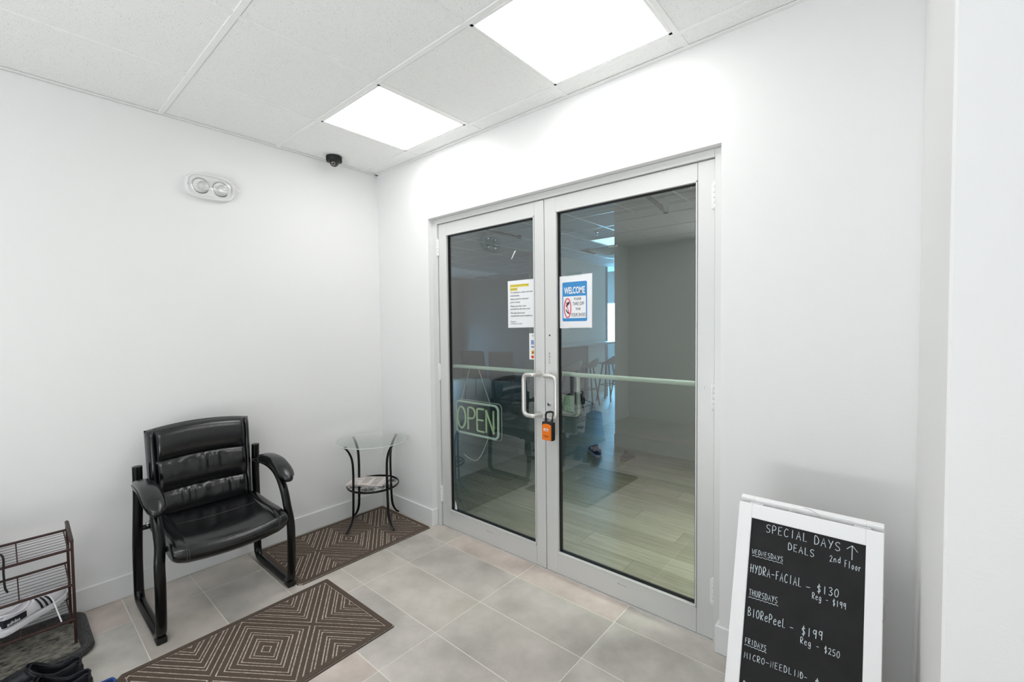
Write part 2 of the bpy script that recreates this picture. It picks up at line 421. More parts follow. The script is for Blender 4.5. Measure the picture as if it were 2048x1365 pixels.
for c in list(d1.children)+list(d2.children):
    if c.name.startswith('push_bar'): c.data.materials[0] = MT['pushbar']
# pull handles: offset D pulls outside, matching ones inside
def handle(rt, xm, xg, z0=.898, z1=1.132, side=-1, m_=None):
    y = DY if side < 0 else DY+.044
    yo = y+side*.062; ym = y
    pts = [(xm, ym, z1), (xm, yo*.5+ym*.5, z1), (xm, yo, z1), (xg, yo, z1), (xg, yo, z0), (xm, yo, z0), (xm, yo*.5+ym*.5, z0), (xm, ym, z0)]
    P = fillet(pts, .034, 7)
    m = MB(); m.tube(P, .0125, 14)
    for z in (z0, z1): m.lathe([(.017, 0), (.017, side*.005)], (xm, ym, z), 16, 'y')
    return m.build('pull_handle', m_ or MT['pull'], rt)
MT['pull'] = mat('satin_aluminium', srgb(214, 212, 209), .3, metal=.55)
handle(d1, 1.532, 1.470-.01); handle(d2, 1.602, 1.672+.012)
handle(d1, 1.532, 1.452, side=1); handle(d2, 1.602, 1.72, side=1)
def hinge(rt, x, z0, z1, left):
    m = MB(); n = 5; yy = DY-.006
    for k in range(n):
        a = z0+(z1-z0)*k/n+.0006; c = z0+(z1-z0)*(k+1)/n-.0006
        m.lathe([(.0065, a), (.0072, a+.001), (.0072, c-.001), (.0065, c)], (x, yy, 0), 12)
    m.lathe([(.003, z1), (.0055, z1+.001), (.0055, z1+.004), (.002, z1+.007)], (x, yy, 0), 12)
    m.lathe([(.002, z0-.006), (.0055, z0-.003), (.0055, z0-.001), (.003, z0)], (x, yy, 0), 12)
    m.box(x-.014, x+.014, DY-.004, DY-.001, z0+.002, z1-.002)
    m.build('hinge', MT['trim'], rt)
for z0, z1 in ((1.903, 2.015), (1.035, 1.150), (.172, .286)): hinge(d2, LRx+.001, z0, z1, False); hinge(d1, LLx-.003, z0, z1, True)
m = MB(); m.lathe([(.0, -.012), (.009, -.012), (.0125, -.008), (.0135, 0)], (1.598, DY, .965), 20, 'y')
cyl = m.build('lock_cylinder', MT['chrome'], d2)
m = MB(); m.box(1.5972, 1.5988, DY-.0128, DY-.0118, .960, .970); m.build('keyhole', MT['gasket'], cyl)
m = MB(); m.lathe([(.0, -.002), (.004, -.0018), (.005, 0)], (1.602, DY, 1.355), 12, 'y'); m.build('screw_hole', MT['blackm'], d2)
for xx, zz in ((2.442, 1.128),): m = MB(); m.lathe([(.0, -.004), (.004, -.0035), (.006, 0)], (xx, DY, zz), 12, 'y'); m.build('screw', MT['chrome'], d2)
m = MB(); m.lathe([(.0, -.003), (.003, -.0025), (.004, 0)], (.690, DY, 1.128), 12, 'y'); m.build('screw', MT['chrome'], d1)
for k, ch in enumerate('PULL'):
    text('lettering', ch, .016, MT['blackm'], d2, face_y(1.600, DY-.0006, 1.246-k*.016))
for xx, rt in ((2.043, d2), (1.12, d1)):
    m = MB()
    for k in range(7): m.box(xx-.028+k*.008, xx-.0235+k*.008, DY-.0004, DY+.0004, .086, .0875+(.004 if k == 0 else .0025*(k % 2)))
    stuff(m.build('worn_stamp', MT['inkg'], rt))
# lock strike plate seen on the inner side of the right leaf
m = MB(); m.box(1.655, 1.735, DY+.034, DY+.038, .93, 1.02, .001)
lp = m.build('inner_plate', mat('pale_green_plate', srgb(190, 205, 188), .5), d2); lp['label'] = 'pale translucent plate behind the glass beside the handle'
m = MB()
for k in range(3): m.prism([(1.668+k*.013, .962), (1.672+k*.013, .962), (1.681+k*.013, .945), (1.677+k*.013, .945)], DY+.0332, DY+.0339, f=lambda x, z, y: Vector((x, y, z)))
m.build('diagonal_mark', MT['white'], lp)
# overhead closers on the inner side
for rt, xa, A_, B_, C_ in ((d1, 1.06, (1.0, .12, 2.055), (1.02, .50, 2.05), (.90, .15, 2.062)), (d2, 1.98, (2.13, .12, 2.055), (2.08, .52, 2.05), (2.24, .15, 2.062))):
    m = MB(); m.box(A_[0]-.14, A_[0]+.10, DY+.048, DY+.10, 2.062, 2.115, .004); cl = m.build('door_closer', MT['steel'], rt)
    m = MB(); m.tube([A_, B_], .010, 6, flat=(.5, 1.5), up=(0, 0, 1)); m.lathe([(.013, 2.04), (.013, 2.062)], (B_[0], B_[1], 0), 12); m.build('closer_arm', MT['blackm'], cl)
    m = MB(); m.tube([B_, C_], .010, 6, flat=(.5, 1.8), up=(0, 0, 1)); m.build('closer_arm', MT['steel'], cl)

# ------------------------------------------------------------ papers on the glass
GY = DY+.0195
def flatpoly(name, pts, y, m_, parent, th=.0003):
    m = MB(); m.prism(pts, y-th, y, f=lambda x, z, yy: Vector((x, yy, z))); return m.build(name, m_, parent)
def rrect(x0, x1, z0, z1, r, n=5):
    P = []
    for cx, cz, a0 in ((x1-r, z1-r, 0), (x0+r, z1-r, 90), (x0+r, z0+r, 180), (x1-r, z0+r, 270)):
        for k in range(n+1): a = radians(a0+90*k/n); P.append((cx+r*cos(a), cz+r*sin(a)))
    return P
t = thing('notice_sheet', 'white printed notice with a yellow highlighted heading taped on left door glass', 'notice', (1.385, GY, 1.40))
flatpoly('sheet', [(1.277, 1.399), (1.492, 1.401), (1.492, 1.684), (1.277, 1.683)], GY-.0006, MT['paper'], t)
y = GY-.0012
for z, x1 in ((1.6465, 1.44), (1.626, 1.352)): flatpoly('highlight', [(1.296, z-.0035), (x1, z-.0035), (x1, z+.013), (1.296, z+.013)], y+.0002, MT['yellow'], t)
LINES = [('ATTENTION STAFF AND', 1.648, .143, 'inkgold', .2), ('PATIENTS', 1.627, .055, 'inkgold', .2), ('To maintain a clean and safe', 1.608, .168, 'ink', .25), ('environment,', 1.588, .07, 'ink', .25),
         ('shoes must be removed', 1.568, .140, 'ink', .25), ('prior to entry', 1.549, .078, 'ink', .25), ('Please use the crocs', 1.525, .122, 'ink', .25), ('provided on the shoe rack', 1.508, .152, 'ink', .25),
         ('We appreciate your', 1.484, .112, 'ink', .25), ('cooperation and compliance', 1.467, .168, 'ink', .25), ('Management', 1.432, .045, 'inkg', .2), ('we thank you very much', 1.420, .09, 'inkg', .2)]
for s_, z, w_, mm, sh in LINES: text('lettering', s_, .014, MT[mm], t, face_y(1.297, y-.0003, z), 'LEFT', sh, w_)
m = MB(); m.box(1.44, 1.492, GY-.002, GY-.0014, 1.680, 1.700); m.build('clear_tape', MT['clear'], t)
t = thing('welcome_sign', 'white sheet with a blue bordered WELCOME take off shoes sign on right door glass', 'sign', (1.756, GY, 1.395))
flatpoly('sheet', [(1.650, 1.394), (1.862, 1.396), (1.865, 1.683), (1.650, 1.680)], GY-.0006, MT['paper'], t)
flatpoly('blue_border', rrect(1.677, 1.833, 1.432, 1.646, .008), GY-.0011, MT['sblue'], t)
flatpoly('white_field', [(1.683, 1.449), (1.827, 1.449), (1.827, 1.568), (1.683, 1.568)], GY-.0015, MT['paper'], t)
y = GY-.0022
text('lettering', 'WELCOME', .050, MT['paper'], t, face_y(1.755, y+.0005, 1.583), width=.132, bold=.0012)
for s_, z, sz, w_, xx in (('PLEASE', 1.547, .019, .044, 1.775), ('TAKE OFF', 1.518, .026, .072, 1.780), ('YOUR', 1.492, .019, .032, 1.778), ('YOUR SHOES', 1.458, .026, .090, 1.779)):
    text('lettering', s_, sz, MT['ink'], t, face_y(xx, y, z), width=w_)
m = MB(); m.tube([(1.711+.021*cos(a*pi/12), y, 1.505+.052*sin(a*pi/12)) for a in range(24)], .0032, 6, closed=True); m.build('prohibition_ring', MT['sred'], t)
m = MB(); m.tube([(1.697, y, 1.545), (1.725, y, 1.465)], .0022, 6)
m.build('prohibition_bar', MT['sred'], t)
flatpoly('shoe_symbol', [(1.700, 1.520), (1.709, 1.536), (1.722, 1.540), (1.724, 1.530), (1.714, 1.519), (1.708, 1.510), (1.702, 1.508)], y+.0004, MT['ink'], t)
flatpoly('shoe_symbol', [(1.699, 1.500), (1.703, 1.500), (1.708, 1.488), (1.722, 1.478), (1.722, 1.471), (1.712, 1.474), (1.702, 1.486)], y+.0004, MT['ink'], t)
for q in ((1.70, 1.80, 1.676, 1.696), (1.72, 1.85, 1.388, 1.399)): m = MB(); m.box(q[0], q[1], GY-.002, GY-.0014, q[2], q[3]); m.build('clear_tape', MT['clear'], t)
t = thing('payment_sticker', 'narrow white sticker with four card logos on left door glass edge', 'sticker', (1.468, GY, 1.215))
flatpoly('backing', rrect(1.440, 1.494, 1.212, 1.366, .003), GY-.0006, MT['paper'], t)
y = GY-.0012
m = MB()
for q in (.003, .006, .009): m.tube([(1.462+q*cos(a), y, 1.352+q*sin(a)) for a in (-.8, -.4, 0, .4, .8)], .0007, 4)
m.build('contactless_mark', MT['ink'], t)
flatpoly('blue_card_mark', [(1.455, 1.300), (1.480, 1.300), (1.480, 1.325), (1.455, 1.325)], y, MT['cblue'], t)
text('lettering', 'AM', .012, MT['paper'], t, face_y(1.4675, y-.0005, 1.3135)); text('lettering', 'EX', .012, MT['paper'], t, face_y(1.4675, y-.0005, 1.302))
text('lettering', 'VISA', .015, MT['cnavy'], t, face_y(1.4675, y-.0003, 1.281), shear=.25, width=.030, bold=.0004)
flatpoly('yellow_card_mark', [(1.456, 1.243), (1.479, 1.243), (1.479, 1.265), (1.456, 1.265)], y, MT['cyel'], t)
flatpoly('dark_swirl_mark', [(1.462, 1.247), (1.470, 1.248), (1.474, 1.259), (1.466, 1.260), (1.466, 1.254), (1.462, 1.253)], y-.0004, MT['ink'], t)
for xx, mm in ((1.463, 'cred'), (1.473, 'cora')): flatpoly('round_card_mark', [(xx+.009*cos(a*pi/10), 1.227+.009*sin(a*pi/10)) for a in range(20)], y-(.0004 if mm == 'cred' else 0), MT[mm], t)
# small tape remains and glass etchings
m = MB(); m.prism([(1.306, 1.815), (1.311, 1.815), (1.345, 1.862), (1.335, 1.862)], GY-.0004, GY-.0001, f=lambda x, z, y: Vector((x, y, z)))
m.prism([(.765, .130), (.790, .130), (.785, .165), (.772, .20)], GY-.0004, GY-.0001, f=lambda x, z, y: Vector((x, y, z)))
m.build('tape_scrap', MT['paper'], d1)
for rt, xx, zz, n in ((d2, 1.96, 1.803, 6), (d2, 2.360, 2.015, 4), (d1, 1.465, 2.015, 4)):
    m = MB()
    for k in range(n):
        h_ = random.uniform(.005, .012)
        m.prism([(xx+k*.009, zz), (xx+k*.009+.005, zz), (xx+k*.009+.004, zz+h_), (xx+k*.009, zz+h_)], GY-.0004, GY-.0001, f=lambda x, z, y: Vector((x, y, z)))
        if n == 4: m.prism([(xx+k*.008, zz+.014), (xx+k*.008+.006, zz+.014), (xx+k*.008+.005, zz+.024), (xx+k*.008, zz+.022)], GY-.0004, GY-.0001, f=lambda x, z, y: Vector((x, y, z)))
    stuff(m.build('etched_mark', MT['inkg'], rt))

# ------------------------------------------------------------ OPEN neon sign, inside the left leaf
OY = DY+.085
t = thing('open_sign', 'unlit green OPEN tube sign hanging by cords inside the left door', 'sign', (.927, OY, .655))
x0, x1, z0, z1 = .716, 1.132, .662, .893
m = MB(); m.prism(rrect(x0-.004, x1+.010, z0-.006, z1+.006, .03), OY+.012, OY+.016, f=lambda x, z, y: Vector((x, y, z))); m.build('acrylic_back', MT['acry'], t)
m = MB(); m.tube([(p[0], OY+.014, p[1]) for p in rrect(x0-.004, x1+.010, z0-.006, z1+.006, .03, 4)], .002, 6, closed=True); m.build('acrylic_rim', MT['trim'], t)
m = MB(); m.tube([(p[0], OY, p[1]) for p in rrect(x0+.006, x1-.008, z0+.006, z1-.006, .034, 6)], .0078, 10, closed=True); m.build('border_tube', MT['tube'], t)
def lt(paths, r=.0062):
    m = MB()
    for P, cl in paths: m.tube([(p[0], OY-.004, p[1]) for p in P], r, 8, closed=cl)
    m.build('letter_tube', MT['tubeg'], t)
zc, zb, zt = .775, .700, .853
lt([([(.780+.041*cos(a*pi/12), zc+.074*sin(a*pi/12)) for a in range(24)], True)])
lt([([(.846, zb), (.846, zt-.012), (.852, zt-.002), (.862, zt)]+[(.880+.034*cos(a), .815+.038*sin(a)) for a in (1.5, 1.1, .6, .1, -.4, -.9, -1.4)]+[(.86, .777), (.85, .777)], False)])
lt([([(p.x, p.y) for p in fillet([(1.000, zt, 0), (.934, zt, 0), (.934, zb, 0), (1.000, zb, 0)], .016, 5)], False), ([(.936, .777), (.992, .777)], False)])
lt([([(1.020, zb), (1.020, zt)], False), ([(1.020, zt-.004), (1.086, zb+.004)], False), ([(1.086, zb), (1.086, zt)], False)])
for xa, xb in ((.765, .862), (1.045, .930)):
    m = MB(); m.tube([(xa, OY+.01, z1), (xb, OY+.01, 1.14)], .0016, 6); m.build('hanging_cord', MT['trim'], t)
m = MB(); m.tube(smooth_path([(1.022, OY+.012, .662), (.985, OY+.01, .585), (.955, OY+.01, .535), (.905, OY+.012, .487), (.83, OY+.012, .492), (.78, OY+.015, .51)], 6), .0026, 8); m.build('power_cord', MT['trim'], t)

# ------------------------------------------------------------ key lock box on the right handle
bx, by, bz = 1.652, -.036, .790
t = thing('key_lock_box', 'orange and black combination key box hanging from the right door handle', 'lock box', (bx, by, bz))
m = MB(); m.box(bx-.036, bx+.036, by-.016, by+.016, bz-.004, bz+.098, .008, seg=3); m.build('body', MT['blackm'], t)
m = MB(); P = [(bx-.029, bz+.0), (bx+.029, bz+.0)]+[(bx+.029*cos(a*pi/10), bz+.078+.010*sin(a*pi/10)) for a in range(11)]
m.prism(P, by-.016, by-.023, top=[(bx+(x-bx)*.94, bz+.04+(z-bz-.04)*.97) for x, z in P], f=lambda x, z, y: Vector((x, y, z))); m.build('front_cover', MT['orange'], t)
for k, ch in enumerate('1080'):
    m = MB(); m.box(bx-.016+k*.0085, bx-.010+k*.0085, by-.0245, by-.0225, bz+.050, bz+.064, .0005); w = m.build('number_wheel', MT['white'], t)
    text('digit', ch, .011, MT['blackm'], w, face_y(bx-.013+k*.0085, by-.0248, bz+.053))
text('lettering', 'Unyfix', .0135, mat('dark_orange_ink', srgb(120, 48, 8), .6), t, face_y(bx, by-.0236, bz+.018), shear=.3)
m = MB(); m.tube(fillet([(bx-.020, by+.004, bz+.096), (bx-.020, by+.002, bz+.148), (bx+.014, by+.034, bz+.148), (bx+.018, by+.006, bz+.096)], .02, 7), .0055, 10); m.build('shackle', MT['blackm'], t)

# ------------------------------------------------------------ black leather guest chair
CY = -1.25
t = thing('guest_chair', 'black padded leather guest chair on a black sled base against the left wall', 'chair', (.35, CY, 0))
for s in (-1, 1):
    y = CY+s*.283
    yt = CY+s*.276
    P = fillet([(.150, yt, .715), (.128, yt, .38), (.115, y, .022), (.575, y, .022), (.612, y, .34), (.560, yt, .50), (.46, yt, .628), (.20, yt, .640)], .075, 7)
    # tighter corners at the floor
    P = [Vector((.150, yt, .715)), Vector((.140, yt, .55)), Vector((.126, y, .30)), Vector((.118, y, .10)), Vector((.122, y, .055)), Vector((.140, y, .030)), Vector((.172, y, .019)), Vector((.30, y, .018)),
         Vector((.50, y, .018)), Vector((.545, y, .021)), Vector((.575, y, .036)), Vector((.590, y, .066)), Vector((.598, y, .14)), Vector((.604, y, .26)), Vector((.600, y, .36)), Vector((.584, yt, .44)),
         Vector((.555, yt, .51)), Vector((.51, yt, .57)), Vector((.45, yt, .612)), Vector((.36, yt, .632)), Vector((.24, yt, .632)), Vector((.15, yt, .622))]
    m = MB(); m.tube(smooth_path(P, 3), .0175, 12, flat=(1.22, .98), up=(0, 1, 0)); fr_ = m.build('side_frame', MT['black'], t, angle=60)
    m = MB(); m.box(.540, .600, y-.020, y+.020, .0, .030, .006, seg=2); m.build('glide', MT['gasket'], fr_)
    m = MB(); m.lathe([(.004, -.005), (.012, -.003), (.012, .003), (.004, .005)], (.205, yt-s*.022, .425), 12, 'y'); m.build('bolt', MT['chrome'], fr_)
    # padded arm
    R = []; n = 15
    for i in range(n):
        u = i/(n-1)
        x = .185+u*.425
        z = .631+.030*sin(pi*min(1, u*1.05))-.075*max(0, u-.62)**1.5*2.4
        e = (1-abs(2*u-1)**5)**.5
        hw = .044*(.80+.25*u)*max(.35, e); hh = .031*max(.35, e)
        ring = []
        for k in range(16):
            a = 2*pi*k/16; cx = abs(cos(a))**.7*(1 if cos(a) > 0 else -1); cz = abs(sin(a))**.8*(1 if sin(a) > 0 else -1)
            tz = -.35*max(0, u-.6)
            ring.append(Vector((x-cz*hh*tz*2, y+cx*hw, z+cz*hh)))
        R.append(ring)
    m = MB(); m.loft(R); arm = m.build('arm_pad', MT['leather'], t, angle=80, subdiv=1)
    m = MB(); m.tube([R[i][15].lerp(R[i][0], 1)+Vector((0, .0005, .004)) for i in range(1, n-1)]+[R[i][8]+Vector((0, -.0005, .004)) for i in range(n-2, 0, -1)], .0022, 5, closed=True); m.build('piping', MT['leather'], arm)
for z, x in ((.400, .17), (.385, .50)):
    m = MB(); m.tube([(x, CY-.27, z), (x, CY+.27, z)], .013, 8, flat=(1, 1.3)); m.build('cross_bar', MT['black'], t)
m = MB(); m.box(.11, .135, CY-.20, CY+.20, .44, .80, .006); m.build('back_shell', MT['black'], t)
def sgn(v): return 1 if v > 0 else -1
# backrest cushion
def back_surf(u, v):
    """u -1..1 across, v 0..1 up; returns front thickness"""
    edge = max(0, (1-abs(u)**9))*max(0, 1-abs(2*v-1)**14)
    th = .042*edge**.45
    au = abs(u)
    if au < .86:
        for a, c, h in ((0, .30, .030), (.30, .64, .026), (.64, 1.0, .030)):
            if a <= v <= c:
                q = (v-a)/(c-a); th += h*(max(0, sin(pi*q))**.55)*min(1, (.86-au)/.07)**.5*(1 if c < 1 else .9)
        th -= .010*(1-(u/.86)**2)*(1-.3*v)
    else:
        q = (au-.86)/.14; th += .024*max(0, sin(pi*min(1, q*1.0)))**.6*edge**.4
    # gathered folds under the seams
    for v0 in (.62, .29):
        dv = v0-v
        if 0 < dv < .20 and au < .75:
            f = sin(u*23+3*sin(u*7+v0*9))*sin(u*11+1.3+v0*5)
            th += .0065*f*(1-dv/.20)*min(1, dv/.02)*(1-(au/.75)**2)
    return th
m = MB(); NU, NV = 72, 64; BZ0, BZ1 = .425, .886
def bpos(u, v, front):
    wid = .238+.006*v
    y = CY+.003+u*wid
    z = BZ0+(BZ1-BZ0)*v+.022*(1-u*u)*v
    lean = .170-.045*v+.0
    if front: return Vector((lean+back_surf(u, v), y, z))
    e = max(0, (1-abs(u)**9))*max(0, 1-abs(2*v-1)**14)
    return Vector((lean-.046*e**.45, y, z))
def grid(m, f, NU, NV, u0=-1, u1=1, v0=0, v1=1):
    V = [[m.bm.verts.new(f(u0+(u1-u0)*i/NU, v0+(v1-v0)*j/NV)) for i in range(NU+1)] for j in range(NV+1)]
    for j in range(NV):
        for i in range(NU): m.bm.faces.new((V[j][i], V[j][i+1], V[j+1][i+1], V[j+1][i]))
    return V
A = grid(m, lambda u, v: bpos(u, v, True), NU, NV); B_ = grid(m, lambda u, v: bpos(u, v, False), NU, NV)
bmesh.ops.remove_doubles(m.bm, verts=m.bm.verts, dist=1e-4)
back = m.build('backrest', MT['leather'], t, angle=60)
for u in (-.86, .86, -.83, .83):
    m = MB(); m.tube([bpos(u, v/30, True)+Vector((.001, 0, 0)) for v in range(1, 30)], .0013, 5); m.build('seam', MT['stitch'], back)
for v in (.30, .64):
    m = MB(); m.tube([bpos(-.86+1.72*i/30, v, True)+Vector((.0006, 0, 0)) for i in range(31)], .0012, 5); m.build('seam', MT['stitch'], back)
# seat cushion
prof = [(.165, .385), (.158, .42), (.170, .452), (.22, .466), (.30, .466), (.38, .462), (.45, .460), (.52, .462), (.58, .462), (.625, .452), (.655, .432), (.668, .405), (.660, .375), (.632, .352), (.59, .345), (.50, .360), (.38, .372), (.26, .376)]
def seatring(u):
    cxp, czp = .42, .41
    e = (max(0.0, 1-abs(u)**10))**.5
    sc = .70+.30*e
    R = []
    for (x, z) in prof:
        X = cxp+(x-cxp)*(.93+.07*e); Z = czp+(z-czp)*(.45+.55*e)
        top = z > .44
        front = max(0, (x-.50)/.17)
        if top:
            Z -= .016*(1-u*u)*(1 if abs(u) < 9 else 0)
            if abs(abs(u)-.78) < .03: Z -= .005
        X += .030*(1-u*u)*front
        Z -= .016*(1-u*u)*front
        # inner step between seat back roll and cushion
        R.append(Vector((X, CY+.003+u*.250, Z)))
    return smooth_path(R+[R[0]], 3)[:-1]
us = [-1, -.985, -.96, -.92, -.86, -.81, -.78, -.75, -.7, -.55, -.4, -.2, 0, .2, .4, .55, .7, .75, .78, .81, .86, .92, .96, .985, 1]
m = MB(); RR_ = [seatring(u) for u in us]; m.loft(RR_); seat = m.build('seat', MT['leather'], t, angle=80, subdiv=1)
def seatpt(u, i0, i1): r = seatring(u); return [r[k]+Vector((.0006, 0, .0012)) for k in range(i0, i1)]
for u in (-.80, .80, -.765, .765):
    m = MB(); m.tube(seatpt(u, 8, 40), .0014, 5); m.build('seam', MT['stitch'], seat)
m = MB(); m.tube([seatring(-.76+1.52*i/24)[16]+Vector((0, 0, .0008)) for i in range(25)], .0013, 5); m.build('seam', MT['stitch'], seat)

# ------------------------------------------------------------ glass side table
TX, TY = .262, -.252
t = thing('side_table', 'round glass topped side table with four curved black metal legs in the corner', 'side table', (TX, TY, .012))
m = MB(); m.lathe([(.243, .606), (.246, .608), (.246, .612), (.243, .614)], (TX, TY, 0), 64); m.build('glass_top', glass_mat('table_glass', (.93, .95, .94), 1.95), t)
m = MB(); m.tube([(TX+.2455*cos(a*pi/32), TY+.2455*sin(a*pi/32), .610) for a in range(64)], .0032, 6, closed=True); m.build('glass_edge', mat('frosted_glass_edge', srgb(205, 210, 208), .2), t)
for ang in (math.atan2(-.238, .016), math.atan2(.014, .211), math.atan2(-.026, -.249), math.atan2(.225, -.025)):
    c, s = cos(ang), sin(ang)
    pr = [(.222, .601), (.205, .585), (.180, .545), (.163, .49), (.158, .40), (.160, .30), (.163, .18), (.168, .11), (.182, .065), (.205, .030), (.224, .0145)]
    pts = smooth_path([(TX+r*c, TY+r*s, z) for r, z in pr], 4)
    m = MB(); m.tube(pts, .0106, 8, flat=(1.0, .62), up=(-s, c, 0)); lg = m.build('leg', MT['black'], t, angle=60)
    m = MB(); m.lathe([(.012, .6005), (.012, .6055)], (TX+.215*c, TY+.215*s, 0), 12); m.build('top_pad', MT['black'], lg)
SZ, SR = .293, .176
m = MB(); m.tube([(TX+SR*cos(a*pi/24), TY+SR*sin(a*pi/24), SZ) for a in range(48)], .0065, 8, closed=True, flat=(1.2, .7)); shelf = m.build('shelf_ring', MT['black'], t)
m = MB()
def fl_(cx, cy, r, n):
    for k in range(n):
        a = 2*pi*k/n+.3
        p = [(cx+r*.25*cos(a), cy+r*.25*sin(a), SZ), (cx+r*.7*cos(a-.18), cy+r*.7*sin(a-.18), SZ+.001), (cx+r*cos(a), cy+r*sin(a), SZ), (cx+r*.7*cos(a+.18), cy+r*.7*sin(a+.18), SZ+.001)]
        m.tube(p, .0014, 5, closed=True)
    m.tube([(cx+r*.22*cos(a*pi/6), cy+r*.22*sin(a*pi/6), SZ) for a in range(12)], .0018, 5, closed=True)
for k in range(6):
    a = 2*pi*k/6+.2; fl_(TX+.118*cos(a), TY+.118*sin(a), .052, 9)
fl_(TX, TY, .058, 9)
m.build('wire_flower', MT['black'], shelf)
t = thing('folded_newspaper', 'folded white newspaper lying on the lower shelf of the glass side table', 'newspaper', (TX-.02, TY-.02, SZ+.008))
mt = Matrix.Translation((TX-.045, TY-.012, SZ+.0085)) @ Matrix.Rotation(radians(38), 4, 'Z')
for k in range(4):
    m = MB(); w, d = .132-.004*k, .108-.003*k
    V = grid(m, lambda u, v: mt @ Vector((u*w, (v-.5)*2*d*.9, .0018*k+.0016*sin(u*3+k)+.0025*sin(v*5+k*2)*abs(u)+.002)), 12, 8)
    m.build('page', MT['news'], t)
m = MB()
for i in range(9):
    for j in range(3):
        if random.random() < .8: m.prism([tuple((mt @ Vector((a_, b_, 0)))[:2]) for a_, b_ in ((-.11+j*.075, -.085+i*.019), (-.11+j*.075+random.uniform(.04, .065), -.085+i*.019), (-.11+j*.075+.055, -.079+i*.019), (-.11+j*.075, -.079+i*.019))], SZ+.0195, SZ+.0198)
m.build('newsprint_lines', mat('pale_ink', srgb(196, 192, 190), .8), t)

# ------------------------------------------------------------ door mats
def clip(poly, x0, x1, y0, y1):
    for ax, lim, sg in ((0, x0, 1), (0, x1, -1), (1, y0, 1), (1, y1, -1)):
        out = []
        for i in range(len(poly)):
            a, b = poly[i-1], poly[i]; da = (a[ax]-lim)*sg; db = (b[ax]-lim)*sg
            if da >= 0: out.append(a)
            if da*db < 0: q = da/(da-db); out.append((a[0]+(b[0]-a[0])*q, a[1]+(b[1]-a[1])*q))
        poly = out
        if len(poly) < 3: return []
    # drop near duplicates
    P = []
    for p in poly:
        if not P or (abs(p[0]-P[-1][0])+abs(p[1]-P[-1][1])) > 1e-5: P.append(p)
    return P if len(P) > 2 else []
def door_mat(name, label, x0, x1, y0, y1, cyc, rot=0):
    t = thing(name, label, 'mat', ((x0+x1)/2, (y0+y1)/2, 0.0))
    c = .022
    m = MB(); out = [(x0+c, y0), (x1-c, y0), (x1, y0+c), (x1, y1-c*.4), (x1-c*.4, y1), (x0+c*.4, y1), (x0, y1-c*.4), (x0, y0+c)]
    ins = [(x0+(x-x0)*.992+.002, y0+(y-y0)*.992+.003) for x, y in out]
    m.prism(out, .0002, .003, top=ins); m.build('rubber_backing', MT['mat_rub'], t)
    e = .006
    m = MB(); m.prism([(x+(x0+x1)*0, y) for x, y in clip(out, x0+e, x1-e, y0+e, y1-e)], .0028, .0055); m.build('groove_bed', MT['mat_base'], t)
    bw = .030
    m = MB()
    O = [(x0+e+.018, y0+e), (x1-e-.018, y0+e), (x1-e, y0+e+.018), (x1-e, y1-e-.008), (x1-e-.008, y1-e), (x0+e+.008, y1-e), (x0+e, y1-e-.008), (x0+e, y0+e+.018)]
    I = [(x0+bw, y0+bw), (x1-bw, y0+bw), (x1-bw, y0+bw), (x1-bw, y1-bw), (x1-bw, y1-bw), (x0+bw, y1-bw), (x0+bw, y1-bw), (x0+bw, y0+bw)]
    bvo = [m.bm.verts.new((x, y, .005)) for x, y in O]; tvo = [m.bm.verts.new((x*.996+(x0+x1)/2*.004, y*.996+(y0+y1)/2*.004, .0095)) for x, y in O]
    tvi = [m.bm.verts.new((x, y, .0095)) for x, y in I]; bvi = [m.bm.verts.new((x, y, .005)) for x, y in I]
    n = 8
    for a, b in ((bvo, tvo), (tvo, tvi), (tvi, bvi)):
        for i in range(n):
            try: m.bm.faces.new((a[i], a[(i+1) % n], b[(i+1) % n], b[i]))
            except ValueError: pass
    bmesh.ops.remove_doubles(m.bm, verts=m.bm.verts, dist=1e-5)
    bo = m.build('carpet_border', MT['mat_rib'], t)
    a, b = .300, .2075; cx = (x0+x1)/2
    X0, X1, Y0, Y1 = x0+bw+.004, x1-bw-.004, y0+bw+.004, y1-bw-.004
    m = MB()
    def rib(s0, s1, q0, q1, ctr, dirn):
        # trapezoid side of a ring in (s,t) half-diamond coordinates; rings at radius q0..q1
        pass
    def emit(poly):
        P = [(cx+a*(s+t_)/2, cyc+b*(s-t_)/2) for s, t_ in poly]
        P = clip(P, X0, X1, Y0, Y1)
        if not P: return
        g = [sum(p[k] for p in P)/len(P) for k in (0, 1)]
        m.prism(P, .005, .0070)
    bandh = .085
    for i in range(-3, 4):
        for j in range(-3, 4):
            s0, t0 = i*2.0, j*2.0
            # cell centred at (s0,t0), half size 1
            R_out = 1-bandh
            q = R_out; k = 0
            while q > .06:
                w = .115 if k % 2 == 0 else .045
                qi = max(.0, q-w)
                if qi < .04:
                    emit([(s0-q, t0-q), (s0+q, t0-q), (s0+q, t0+q), (s0-q, t0+q)]); break
                for d in range(4):
                    c_, s_ = [(1, 0), (0, 1), (-1, 0), (0, -1)][d]
                    L = [(q, -q), (q, q), (qi, qi), (qi, -qi)]
                    emit([(s0+x*c_-y*s_, t0+x*s_+y*c_) for x, y in L])
                q = qi-.034; k += 1
    # broad bands crossing between the cells
    for i in range(-7, 8, 2):
        for k in range(-7, 8, 2):
            h = bandh-.034
            emit([(i-h, k-h), (i+h, k-h), (i+h, k+h), (i-h, k+h)])
            emit([(i-h, k+h), (i+h, k+h), (i+h, k+2-h), (i-h, k+2-h)])
            emit([(k+h, i-h), (k+2-h, i-h), (k+2-h, i+h), (k+h, i+h)])
    rb = m.build('carpet_ribs', MT['mat_rib'], t, angle=20); stuff(rb)
    rb['label'] = 'raised brown ribs in a diamond pattern'
    if rot:
        t.rotation_euler = (0, 0, rot)
    return t
